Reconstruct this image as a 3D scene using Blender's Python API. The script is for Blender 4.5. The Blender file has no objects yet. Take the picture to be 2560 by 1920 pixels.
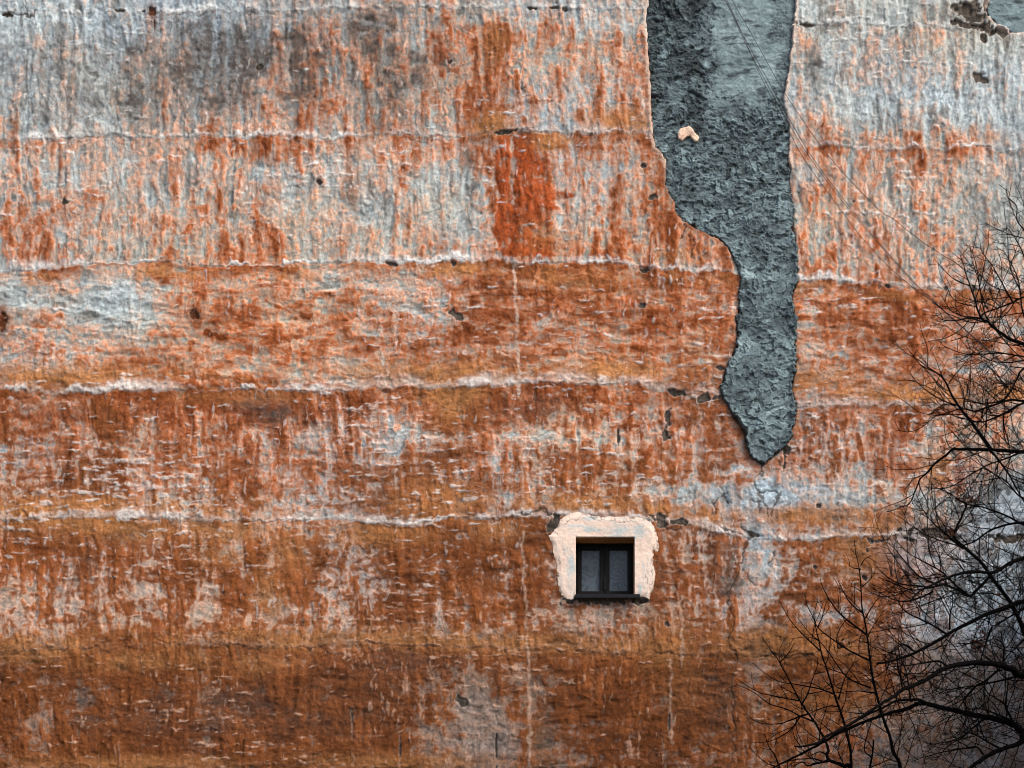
import bpy, math, random
import numpy as np
from mathutils import Vector

# ------------------------------------------------------------------ camera, sky, sun, exposure
S = 0.0058            # metres on the wall per pixel of the photograph (2560 wide)
ZC = 11.7             # height of the picture centre on the wall
DIST = 25.0           # camera to wall
CAMZ = 1.6
scene = bpy.context.scene
COL = scene.collection

cam_data = bpy.data.cameras.new("camera")
cam = bpy.data.objects.new("camera", cam_data)
COL.objects.link(cam)
cam.location = (0, -DIST, CAMZ)
cam.rotation_euler = (math.radians(90), 0, 0)
WID = 2560 * S
cam_data.sensor_width = 36
cam_data.lens = 36 * DIST / WID
cam_data.shift_y = (ZC - CAMZ) / WID
cam_data.clip_end = 2000
scene.camera = cam

SUN_EL, SUN_AZ = 48.0, 130.0        # azimuth measured from +Y towards +X
world = bpy.data.worlds.new("World")
scene.world = world
world.use_nodes = True
wn = world.node_tree.nodes
sky = wn.new("ShaderNodeTexSky")
sky.sky_type = 'NISHITA'
sky.sun_disc = False
sky.sun_elevation = math.radians(SUN_EL)
sky.sun_rotation = math.radians(SUN_AZ)
sky.air_density = 1.0
sky.dust_density = 4.0
sky.ozone_density = 1.0
wn["Background"].inputs[1].default_value = 0.10
world.node_tree.links.new(sky.outputs[0], wn["Background"].inputs[0])

sun_data = bpy.data.lights.new("sun", 'SUN')
sun_data.energy = 1.4
sun_data.angle = math.radians(20)
sun_data.color = (1.0, 0.975, 0.945)
sun = bpy.data.objects.new("sun", sun_data)
COL.objects.link(sun)
_el, _az = math.radians(SUN_EL), math.radians(SUN_AZ)
to_sun = Vector((math.cos(_el) * math.sin(_az), math.cos(_el) * math.cos(_az), math.sin(_el)))
sun.rotation_euler = to_sun.to_track_quat('Z', 'Y').to_euler()

scene.view_settings.view_transform = 'Standard'
scene.view_settings.look = 'None'
scene.view_settings.exposure = 1.12
scene.view_settings.gamma = 1.0
scene.cycles.filter_width = 1.0

# ------------------------------------------------------------------ helpers
def lin(r, g, b):
    f = lambda c: (c / 255 / 12.92) if c <= 10 else ((c / 255 + 0.055) / 1.055) ** 2.4
    return np.array([f(r), f(g), f(b)], np.float32)

def at(px, py, y=0.0):
    """point seen at photograph pixel (px, py) on the plane y"""
    X = (px - 1280) * S
    Z = ZC - (py - 960) * S
    k = (DIST + y) / DIST
    return Vector((X * k, y, CAMZ + (Z - CAMZ) * k))

def tag(o, label=None, cat=None, group=None, kind=None):
    if label: o["label"] = label
    if cat: o["category"] = cat
    if group: o["group"] = group
    if kind: o["kind"] = kind
    return o

def empty(name, loc):
    o = bpy.data.objects.new(name, None)
    o.location = loc
    COL.objects.link(o)
    return o

def link_mesh(name, me, mat, parent=None):
    o = bpy.data.objects.new(name, me)
    COL.objects.link(o)
    if mat: me.materials.append(mat)
    if parent:
        o.parent = parent
        o.matrix_parent_inverse = parent.matrix_basis.inverted()
    return o

def fast_mesh(name, verts, quads, colors=None, smooth=True):
    me = bpy.data.meshes.new(name)
    n, m = len(verts), len(quads)
    me.vertices.add(n)
    me.vertices.foreach_set("co", np.ascontiguousarray(verts, np.float32).ravel())
    me.loops.add(m * 4)
    me.polygons.add(m)
    me.loops.foreach_set("vertex_index", np.ascontiguousarray(quads, np.int32).ravel())
    me.polygons.foreach_set("loop_start", np.arange(0, m * 4, 4, dtype=np.int32))
    me.polygons.foreach_set("loop_total", np.full(m, 4, np.int32))
    me.polygons.foreach_set("use_smooth", np.full(m, smooth, bool))
    me.update(calc_edges=True)
    if colors is not None:
        at_ = me.attributes.new("tint", 'FLOAT_COLOR', 'POINT')
        c4 = np.ones((n, 4), np.float32)
        c4[:, :3] = colors
        at_.data.foreach_set("color", c4.ravel())
    return me

class Boxes:
    """collects boxes (optionally bevel-edged) into one mesh"""
    def __init__(self): self.v, self.f = [], []
    def box(self, x0, x1, y0, y1, z0, z1):
        b = len(self.v)
        self.v += [(x0,y0,z0),(x1,y0,z0),(x1,y1,z0),(x0,y1,z0),(x0,y0,z1),(x1,y0,z1),(x1,y1,z1),(x0,y1,z1)]
        self.f += [tuple(b+i for i in q) for q in ((0,3,2,1),(4,5,6,7),(0,1,5,4),(1,2,6,5),(2,3,7,6),(3,0,4,7))]
        return self
    def build(self, name, mat, parent=None, bevel=0.0):
        me = bpy.data.meshes.new(name)
        me.from_pydata(self.v, [], self.f)
        o = link_mesh(name, me, mat, parent)
        if bevel:
            m = o.modifiers.new("bevel", 'BEVEL'); m.width = bevel; m.segments = 2; m.limit_method = 'ANGLE'
        return o

def node_mat(name):
    m = bpy.data.materials.new(name)
    m.use_nodes = True
    nt = m.node_tree
    return m, nt, nt.nodes["Principled BSDF"]

def plain_mat(name, col, rough=0.8, noise=0.25, scale=6.0, bump=0.2, dist=0.004, spec=0.3):
    m, nt, p = node_mat(name)
    tc = nt.nodes.new("ShaderNodeTexCoord")
    n = nt.nodes.new("ShaderNodeTexNoise"); n.inputs["Scale"].default_value = scale; n.inputs["Detail"].default_value = 8
    nt.links.new(tc.outputs["Object"], n.inputs["Vector"])
    r = nt.nodes.new("ShaderNodeMapRange")
    r.inputs[1].default_value = 0.3; r.inputs[2].default_value = 0.7
    r.inputs[3].default_value = 1 - noise; r.inputs[4].default_value = 1 + noise
    nt.links.new(n.outputs["Fac"], r.inputs[0])
    mx = nt.nodes.new("ShaderNodeMix"); mx.data_type = 'RGBA'; mx.blend_type = 'MULTIPLY'
    mx.inputs[0].default_value = 1
    mx.inputs[6].default_value = (*col, 1)
    nt.links.new(r.outputs[0], mx.inputs[7])
    nt.links.new(mx.outputs[2], p.inputs["Base Color"])
    p.inputs["Roughness"].default_value = rough
    p.inputs["Specular IOR Level"].default_value = spec
    if bump:
        b = nt.nodes.new("ShaderNodeBump"); b.inputs["Strength"].default_value = bump; b.inputs["Distance"].default_value = dist
        nt.links.new(n.outputs["Fac"], b.inputs["Height"])
        nt.links.new(b.outputs[0], p.inputs["Normal"])
    return m

def render_mat(name, grain=0.35, bump=0.5, bdist=0.006, rough=0.92, s1=34.0, s2=110.0):
    """weathered render: pigment attribute broken up by fine grit"""
    m, nt, p = node_mat(name)
    N = nt.nodes.new
    a = N("ShaderNodeAttribute"); a.attribute_name = "tint"
    tc = N("ShaderNodeTexCoord")
    n1 = N("ShaderNodeTexNoise"); n1.inputs["Scale"].default_value = s1; n1.inputs["Detail"].default_value = 6; n1.inputs["Roughness"].default_value = .65
    n2 = N("ShaderNodeTexNoise"); n2.inputs["Scale"].default_value = s2; n2.inputs["Detail"].default_value = 4
    nt.links.new(tc.outputs["Object"], n1.inputs["Vector"])
    nt.links.new(tc.outputs["Object"], n2.inputs["Vector"])
    ad = N("ShaderNodeMath"); ad.operation = 'ADD'
    nt.links.new(n1.outputs["Fac"], ad.inputs[0]); nt.links.new(n2.outputs["Fac"], ad.inputs[1])
    r = N("ShaderNodeMapRange")
    r.inputs[1].default_value = 0.7; r.inputs[2].default_value = 1.3
    r.inputs[3].default_value = 1 - grain; r.inputs[4].default_value = 1 + grain
    nt.links.new(ad.outputs[0], r.inputs[0])
    mx = N("ShaderNodeMix"); mx.data_type = 'RGBA'; mx.blend_type = 'MULTIPLY'; mx.inputs[0].default_value = 1
    nt.links.new(a.outputs["Color"], mx.inputs[6]); nt.links.new(r.outputs[0], mx.inputs[7])
    nt.links.new(mx.outputs[2], p.inputs["Base Color"])
    p.inputs["Roughness"].default_value = rough
    p.inputs["Specular IOR Level"].default_value = 0.04
    b = N("ShaderNodeBump"); b.inputs["Strength"].default_value = bump; b.inputs["Distance"].default_value = bdist
    nt.links.new(ad.outputs[0], b.inputs["Height"])
    nt.links.new(b.outputs[0], p.inputs["Normal"])
    return m

# ------------------------------------------------------------------ fields on a grid
class Grid:
    """rectangular grid in photograph-pixel units measured on the wall (u right, v down)"""
    def __init__(self, u, v, seed=1):
        self.u = np.asarray(u, np.float32); self.v = np.asarray(v, np.float32)
        self.shape = (len(v), len(u))
        self.seed = seed
        self.du = float(np.median(np.diff(self.u))); self.dv = float(np.median(np.diff(self.v)))
    @staticmethod
    def _basis(c, s):
        t = (c - c.min()) / s
        i = np.floor(t).astype(int); f = (t - i)
        m = int(i.max()) + 4
        B = np.zeros((len(c), m), np.float32)
        r = np.arange(len(c))
        B[r, i] = (1 - f) ** 3 / 6
        B[r, i + 1] = (3 * f ** 3 - 6 * f ** 2 + 4) / 6
        B[r, i + 2] = (-3 * f ** 3 + 3 * f ** 2 + 3 * f + 1) / 6
        B[r, i + 3] = f ** 3 / 6
        return B
    def noise(self, su, sv, k):
        rng = np.random.default_rng(self.seed * 1000 + k)
        Bu, Bv = self._basis(self.u, su), self._basis(self.v, sv)
        L = rng.standard_normal((Bv.shape[1], Bu.shape[1])).astype(np.float32)
        F = (Bv @ L) @ Bu.T
        return F / F.std()
    def fbm(self, su, sv, k, octs=4, gain=0.6):
        F = 0; a = 1.0
        for o in range(octs):
            F = F + a * self.noise(su / 2 ** o, sv / 2 ** o, k + 17 * o); a *= gain
        return F / F.std()
    def sample(self, F, du, dv):
        """F read at positions displaced by (du, dv) pixels"""
        h, w = self.shape
        x = np.clip(np.arange(w, dtype=np.float32)[None, :] + du / self.du, 0, w - 1.001)
        y = np.clip(np.arange(h, dtype=np.float32)[:, None] + dv / self.dv, 0, h - 1.001)
        x = np.broadcast_to(x, self.shape); y = np.broadcast_to(y, self.shape)
        x0 = x.astype(np.int32); y0 = y.astype(np.int32)
        fx = x - x0; fy = y - y0
        fl = F.ravel(); k = y0 * w + x0
        return (fl[k] * (1 - fx) + fl[k + 1] * fx) * (1 - fy) + (fl[k + w] * (1 - fx) + fl[k + w + 1] * fx) * fy
    def blob(self, cx, cy, rx, ry, wob=0.0, F=None):
        out = np.zeros(self.shape, np.float32)
        i0, i1 = np.searchsorted(self.u, (cx - 3 * rx, cx + 3 * rx)); j0, j1 = np.searchsorted(self.v, (cy - 3 * ry, cy + 3 * ry))
        if i1 <= i0 or j1 <= j0: return out
        q = ((self.u[None, i0:i1] - cx) / rx) ** 2 + ((self.v[j0:j1, None] - cy) / ry) ** 2
        if F is not None: q = q + wob * F[j0:j1, i0:i1]
        out[j0:j1, i0:i1] = np.exp(-np.clip(q, 0, 30)) * sstep(9, 6.5, q)
        return out
    def sdf(self, poly):
        U = np.broadcast_to(self.u[None, :], self.shape); V = np.broadcast_to(self.v[:, None], self.shape)
        d = np.full(self.shape, 1e9, np.float32); ins = np.zeros(self.shape, bool)
        P = np.asarray(poly, np.float32)
        for (x0, y0), (x1, y1) in zip(P, np.roll(P, -1, 0)):
            ex, ey = x1 - x0, y1 - y0
            t = np.clip(((U - x0) * ex + (V - y0) * ey) / (ex * ex + ey * ey + 1e-9), 0, 1)
            d = np.minimum(d, (U - x0 - t * ex) ** 2 + (V - y0 - t * ey) ** 2)
            if y0 != y1:
                c = ((V < y0) != (V < y1))
                ins ^= c & (U < x0 + (V - y0) / (y1 - y0) * ex)
        d = np.sqrt(d)
        return np.where(ins, -d, d)
    def line(self, pts, width, wob=None, out=None):
        """soft line mask along a polyline"""
        if out is None: out = np.zeros(self.shape, np.float32)
        for (x0, y0), (x1, y1) in zip(pts[:-1], pts[1:]):
            i0 = np.searchsorted(self.u, min(x0, x1) - 30); i1 = np.searchsorted(self.u, max(x0, x1) + 30)
            j0 = np.searchsorted(self.v, min(y0, y1) - 30); j1 = np.searchsorted(self.v, max(y0, y1) + 30)
            if i1 <= i0 or j1 <= j0: continue
            U = self.u[None, i0:i1]; V = self.v[j0:j1, None]
            if wob is not None:
                U = U + wob[0][j0:j1, i0:i1]; V = V + wob[1][j0:j1, i0:i1]
            ex, ey = x1 - x0, y1 - y0
            t = np.clip(((U - x0) * ex + (V - y0) * ey) / (ex * ex + ey * ey + 1e-9), 0, 1)
            d = np.sqrt((U - x0 - t * ex) ** 2 + (V - y0 - t * ey) ** 2)
            out[j0:j1, i0:i1] = np.maximum(out[j0:j1, i0:i1], np.clip(1.3 - d / width, 0, 1))
        return out

def strokes(g, H, C, n, rng, place, size, angle, edge, height=0.006, lip=0.004, dcol=0.25, strength=0.85, hard=5.0, cgrad=0.0):
    """overlapping trowel strokes, each a slightly tilted skin with a raised lip, painted one over another"""
    h, w = g.shape
    for _ in range(n):
        cu, cv = place(rng)
        cx = (cu - g.u[0]) / g.du if g.fine is None else g.fine[0] + (cu - g.fine[2]) / g.du
        cy = (cv - g.v[0]) / g.dv if g.fine is None else g.fine[1] + (cv - g.fine[3]) / g.dv
        L, Wd = size(rng, cu, cv); L /= g.du; Wd /= g.dv
        th = angle(rng, cu, cv)
        R = int(max(L, Wd) * 1.15) + 2
        x0, x1 = max(0, int(cx) - R), min(w, int(cx) + R + 1)
        y0, y1 = max(0, int(cy) - R), min(h, int(cy) + R + 1)
        if x1 - x0 < 3 or y1 - y0 < 3: continue
        dx = np.arange(x0, x1, dtype=np.float32)[None, :] - cx
        dy = np.arange(y0, y1, dtype=np.float32)[:, None] - cy
        ca, sa = math.cos(th), math.sin(th)
        a = (dx * ca + dy * sa) / L
        b = (-dx * sa + dy * ca) / Wd - rng.normal(0, .35) * a * a
        q = np.abs(a) ** 3 + b * b + 0.30 * edge[y0:y1, x0:x1]
        al = np.clip((1 - q) * hard, 0, 1) * strength
        amp = height * rng.uniform(.3, 1.2)
        sg = 1 if rng.random() < .5 else -1
        hs = amp * (0.5 + 0.5 * sg * b) + lip * rng.uniform(0, 1.4) * np.exp(-((q - .78) / .18) ** 2) * (b * sg > -.2)
        H[y0:y1, x0:x1] += al * (hs - H[y0:y1, x0:x1])
        cn = rng.normal(0, dcol)
        C[y0:y1, x0:x1] += al * (cn + cgrad * (sg * b * .7 - q * .5 + .3) - C[y0:y1, x0:x1]) * .8

def sstep(a, b, x):
    t = np.clip((x - a) / (b - a), 0, 1)
    return t * t * (3 - 2 * t)

def grid_mesh(name, g, Hout, colors, keep, mat, parent, skirt=0.05):
    """surface standing Hout metres proud of the wall plane, kept where keep is true, its rim turned back by skirt"""
    h, w = g.shape
    X = (g.u - 1280) * S; Z = ZC - (g.v - 960) * S
    V = np.empty((h, w, 3), np.float32)
    V[..., 0] = X[None, :]; V[..., 1] = -Hout; V[..., 2] = Z[:, None]
    kf = keep[:-1, :-1] & keep[1:, :-1] & keep[:-1, 1:] & keep[1:, 1:]
    idx = np.arange(h * w, dtype=np.int32).reshape(h, w)
    Q = np.stack([idx[1:, :-1], idx[1:, 1:], idx[:-1, 1:], idx[:-1, :-1]], -1)[kf]
    V = V.reshape(-1, 3); Cc = colors.reshape(-1, 3)
    if skirt:
        e = np.concatenate([Q[:, [0, 1]], Q[:, [1, 2]], Q[:, [2, 3]], Q[:, [3, 0]]])
        key = np.sort(e, 1); kk = key[:, 0].astype(np.int64) * (h * w) + key[:, 1]
        _, inv, cnt = np.unique(kk, return_inverse=True, return_counts=True)
        be = e[cnt[inv] == 1]
        rim = np.unique(be)
        mp = np.full(h * w, -1, np.int32); mp[rim] = h * w + np.arange(len(rim), dtype=np.int32)
        RV = V[rim].copy(); RV[:, 1] += skirt
        V = np.concatenate([V, RV]); Cc = np.concatenate([Cc, Cc[rim]])
        Q = np.concatenate([Q, np.stack([be[:, 1], be[:, 0], mp[be[:, 0]], mp[be[:, 1]]], -1)])
    used = np.unique(Q)
    re = np.full(len(V), -1, np.int32); re[used] = np.arange(len(used), dtype=np.int32)
    me = fast_mesh(name, V[used], re[Q], Cc[used])
    return link_mesh(name, me, mat, parent)

# ------------------------------------------------------------------ outlines read off the photograph (pixels on the wall)
PATCH = [(1618,-260),(1618,0),(1615,45),(1617,110),(1622,170),(1625,240),(1628,300),(1630,340),(1636,365),(1652,385),
         (1662,400),(1664,420),(1660,440),(1664,460),(1673,480),(1684,510),(1692,535),(1705,550),(1725,562),(1748,575),
         (1775,588),(1795,595),(1815,618),(1832,645),(1845,668),(1853,690),(1850,730),(1846,780),(1842,820),(1838,870),
         (1828,890),(1818,905),(1812,935),(1803,960),(1803,990),(1818,1010),(1828,1035),(1848,1062),(1862,1085),(1868,1115),
         (1880,1140),(1900,1155),(1918,1152),(1938,1135),(1960,1118),(1975,1095),(1982,1070),(1986,1040),(1988,1005),(1983,980),
         (1984,950),(1990,930),(1991,890),(1990,850),(1988,800),(1984,770),(1982,740),(1988,718),(1995,705),(1992,690),(1993,665),
         (1990,640),(1991,610),(1985,560),(1986,530),(1980,490),(1976,460),(1978,420),(1974,370),(1974,320),(1966,280),(1960,235),
         (1966,200),(1975,160),(1980,110),(1982,70),(1986,40),(1990,0),(1992,-260)]
CORNER_PATCH = [(2472,-260),(2470,0),(2469,30),(2475,48),(2490,56),(2500,66),(2514,72),(2530,82),(2560,86),(2700,92),(2900,96),(2900,-260)]
SURROUND = [(1376,1352),(1372,1338),(1382,1332),(1390,1318),(1398,1302),(1412,1292),(1425,1283),(1445,1280),(1465,1284),(1480,1290),
            (1500,1291),(1520,1290),(1545,1292),(1570,1293),(1595,1293),(1615,1298),(1628,1308),(1638,1320),(1643,1338),(1646,1350),
            (1648,1365),(1645,1380),(1634,1378),(1633,1395),(1636,1420),(1638,1445),(1636,1470),(1630,1485),(1622,1497),(1600,1492),
            (1590,1489),(1439,1489),(1434,1500),(1418,1500),(1408,1494),(1398,1478),(1394,1450),(1390,1420),(1385,1390),(1381,1365)]
WIN = (1439.3, 1586.7, 1342.2, 1490.0)      # the opening: left, right, top, bottom

# scaffold-lift seams: lines across the wall where one day's render stopped
SEAMS = [
 [(0,32),(390,28),(700,24),(860,17),(1200,18),(1600,22),(1990,60),(2250,66),(2560,86)],
 [(0,352),(300,342),(860,342),(1280,332),(1600,338),(1990,366),(2200,374),(2560,378)],
 [(0,680),(382,654),(810,660),(1157,650),(1597,664),(1735,682),(1990,698),(2200,712),(2407,723),(2560,728)],
 [(0,980),(400,974),(660,978),(860,975),(1110,967),(1300,964),(1550,958),(1680,976),(1790,992),(1990,1012),(2250,1010),(2560,1022)],
 [(0,1297),(350,1298),(800,1298),(1010,1312),(1200,1297),(1380,1287),(1640,1300),(1800,1326),(1880,1340),(2170,1348),(2560,1352)],
 [(0,1630),(350,1618),(860,1611),(1000,1613),(1300,1622),(1700,1632),(1960,1642),(2560,1642)],
 [(0,1925),(1280,1918),(2560,1935)],
]
# paint left on the wall: 0 bare grey lime, 9 full rust, one digit per 80 px
RUST = """
11112112233455333333332111111111
11113222345554885556663333233311
21122333345555886566663332234321
21123333455545774366663333224331
53353456544555785666665566677664
43334334333342288645666533456433
77653564534243298435666645544543
77555747855453298647775555665654
46753667743356677667777666776554
22222554466544688888877777788766
66543677567765788766877777888766
65567665655567666667666667777665
77888899888768899777677666566653
87786676766547886545667766655443
67886677777788766676667666657642
67776577656788866556563454443211
77786655445788788877766555676421
88866788686689887777766547666311
56664776875788878777766477665321
44655654654875787655776577755432
77888888777887887788888688776654
88688767888874587888888587765444
75798866988885588888888676544444
88798877888884467678767554433333
""".strip().split("\n")
RUST = np.array([[int(c) for c in (r + r[-1] * 32)[:32]] for r in RUST], np.float32) / 9.0
OCHRE = [(1240,100,30,50,.6),(1230,310,40,25,.9),(1560,300,70,28,.9),(1370,355,45,22,.9),(1350,600,40,40,.4),(1370,690,30,30,.8),
 (1450,700,120,22,.5),(150,935,200,25,.6),(1130,975,70,40,1),(960,930,110,25,.5),(1260,940,70,20,.6),(1120,1015,30,45,.9),
 (600,990,150,18,.4),(1100,1250,100,50,.7),(100,1290,150,32,.9),(250,1310,130,28,.9),(380,1325,90,25,.7),(560,1325,130,30,.8),
 (720,1365,50,60,.6),(950,1330,130,30,.7),(1230,1320,60,30,.6),(560,1390,60,30,.5),(670,1480,40,60,.7),(100,1628,160,22,.9),
 (350,1650,180,25,.8),(650,1660,90,25,.7),(900,1598,130,20,.7),(1480,1615,150,25,.7),(1660,1610,70,50,.9),(1950,1605,170,38,.9),
 (2000,1290,220,24,.7),(2190,1350,90,40,.7),(2160,1400,70,50,.5),(2340,1170,30,45,.9),(1990,950,130,30,.6),(1550,930,160,25,.4),
 (300,1910,270,18,.8),(1000,1905,220,20,.7),(1350,1860,26,60,.5),(2100,1760,200,40,.35),(1700,1700,60,60,.3),(1390,1340,40,30,.0),
 (900,480,40,20,.2),(1700,640,60,20,.5),(1900,930,80,20,.3),(2480,345,40,18,.3),(1110,590,60,12,.2)]
SOOT = [(205,1738,11,17,.75),(188,1452,11,11,.6),(205,1800,30,10,.3),(560,140,240,100,.80),(830,150,250,110,.72),(560,230,190,70,.6),(330,200,60,110,.5),(150,200,160,110,.42),(430,190,120,100,.75),(400,120,70,40,.5),(700,105,180,40,.6),(560,210,160,90,.45),(960,120,100,60,.5),(950,260,120,60,.5),
 (820,230,90,80,.35),(1178,480,14,60,.6),(1168,410,14,50,.5),(880,440,16,60,.45),(2430,35,45,40,.6),(2032,165,18,55,.5),(2300,30,60,40,.3),
 (2480,1250,80,70,.75),(2540,1330,80,70,.6),(2330,1335,70,14,.6),(2330,1880,160,60,.4),(2500,1700,120,140,.35),(700,1045,60,26,.5),
 (640,1010,60,20,.4),(1340,1010,90,30,.35),(1430,1280,30,10,.3),(1640,1400,30,60,.3),(1830,1420,40,60,.4),(1500,1530,110,40,.35),
 (330,260,60,90,.2),(60,170,30,60,.2),(1830,1230,40,18,.5),(1360,1860,22,60,.6),(250,1030,160,18,.3),(2480,560,60,60,.3),(2540,440,40,60,.35),
 (1010,1660,200,60,.2),(1250,1700,120,40,.2),(600,1780,260,60,.25),(1800,1760,60,60,.2)]
PALE = [(1230,1710,80,70,.85),(1225,1850,85,90,.9),(1225,1780,80,70,.75),(1905,1235,50,50,.9),(1880,1320,30,60,.6),(1895,1430,36,110,.7),(1780,1230,160,30,.45),(2080,1240,160,26,.4),
 (50,740,60,60,.3),(250,745,120,50,.35),(350,760,70,60,.45),(1500,1540,120,30,.35),(2110,1530,110,20,.55),(1900,1720,30,90,.35),(2080,1560,60,26,.4),
 (1270,1430,16,200,.2),(2330,1230,60,50,.5),(1050,1440,16,80,.3),(520,1480,30,90,.3),(1070,1090,160,26,.4),(1400,1095,160,22,.55),(1860,1170,30,14,.5),
 (940,1470,50,40,.4),(1180,1590,60,26,.5),(60,1500,60,20,.4),(200,1510,80,18,.4),(90,60,150,26,.8),(2350,290,120,60,.4),(2500,480,60,120,.4)]
# chips where the render has fallen off: x, y, half-width, half-height, slope
CHIPS = [(1141,788,17,10,.5),(483,782,13,11,0),(5,800,10,20,0),(383,30,10,12,0),(385,52,3,14,0),(2446,198,13,12,.3),(1690,979,20,7,.1),
 (1752,1001,19,11,-.35),(1671,1040,8,32,-.12),(1663,1090,6,14,-.2),(1792,992,10,6,0),(1803,920,9,6,0),(1260,330,26,4,-.1),(1335,21,11,4,0),(1380,20,14,3,0),
 (1410,24,6,5,0),(20,35,16,4,0),(300,26,12,3,0),(358,27,8,4,0),(978,328,8,5,.2),(1628,495,10,7,0),(1608,415,8,5,0),(1125,156,7,8,0),(160,503,7,9,0),
 (800,455,9,5,.2),(648,165,8,8,0),(978,660,14,4,.2),(1135,660,8,7,0),(1608,763,9,7,-.3),(1610,677,16,5,0),(1313,837,3,3,0),(284,1444,4,3,0),
 (1160,1753,17,10,.1),(1667,1560,8,6,0),(1700,1303,20,8,0),(1388,1306,16,20,-.3),(1650,1304,18,14,.4),
 (2175,1350,9,6,.5),(2202,1352,16,4,-.05),(2168,1377,4,7,.3),(2240,1392,7,4,.1),(2161,1445,5,7,.1),(2038,1420,4,5,0),(2272,1347,9,4,.3),
 (2220,715,7,4,.2),(2364,722,5,6,.1),(2436,722,6,8,0),(2010,62,28,5,.12),(2400,20,26,12,.2),(2440,40,34,26,.2),(2425,66,36,9,.15),(2470,72,22,14,.3),
 (2500,80,20,12,.2),(2460,95,8,12,0),(2465,10,10,30,0),(2133,503,10,6,0),(1968,1120,10,12,.2),(1962,1145,3,24,0),(1500,1500,70,12,0),(1600,1498,18,9,-.3),
 (2340,1333,60,10,.1),(2530,1345,50,10,0),(2045,1265,7,6,0),(1880,1335,12,5,.3),(1545,1094,3,22,0),(1240,1863,3,36,.1),(880,1795,2,30,0),(1000,1870,2,30,0),(1673,1800,2,26,0)]
CRACKS = [[(1858,1320),(1882,1338),(1868,1352),(1856,1400),(1850,1430),(1828,1490),(1832,1560),(1826,1620),(1832,1700),(1845,1760),(1832,1800),(1836,1860),(1828,1920)],
 [(1800,1210),(1806,1228),(1818,1255),(1822,1268)],[(1790,1280),(1796,1258),(1806,1240)],[(1885,1215),(1900,1228),(1918,1222),(1932,1240)],
 [(1900,1228),(1895,1250),(1906,1262),(1912,1290)],[(1935,1245),(1930,1270),(1922,1290)],[(1872,1240),(1890,1248),(1888,1270)],
 [(1800,1316),(1830,1326),(1862,1340)],[(1840,1640),(1880,1645),(1920,1644),(1960,1643),(2000,1648),(2040,1642)],[(1716,560),(1712,590),(1700,600)],
 [(1722,590),(1738,620),(1730,650)],[(1910,1160),(1905,1180),(1890,1200)],[(1945,1140),(1952,1170)],[(1932,1388),(1930,1400),(1920,1412)],
 [(1380,1288),(1330,1292),(1300,1290)],[(1660,1304),(1690,1318),(1720,1312)],[(20,36),(60,30),(52,10),(58,-5)],[(52,30),(82,40),(84,30)],
 [(1858,1430),(1900,1460)],[(1655,1830),(1658,1880)]]
PALE_LINES = [[(1284,650),(1288,740),(1292,800),(1294,900),(1298,990)],[(1300,1040),(1304,1120),(1306,1250),(1307,1290)],[(1307,1330),(1310,1450),(1316,1540),(1320,1620),(1322,1760),(1324,1920)],
 [(1280,450),(1282,510)],[(1278,345),(1280,380)],[(1703,1500),(1706,1640)],[(1676,1650),(1678,1860)],[(968,910),(968,960)]]

# ------------------------------------------------------------------ the building
building = empty("apartment_building", (0, 5, 0))
tag(building, "tall building with windowless rust-orange plaster wall and one small window", "building")

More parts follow.
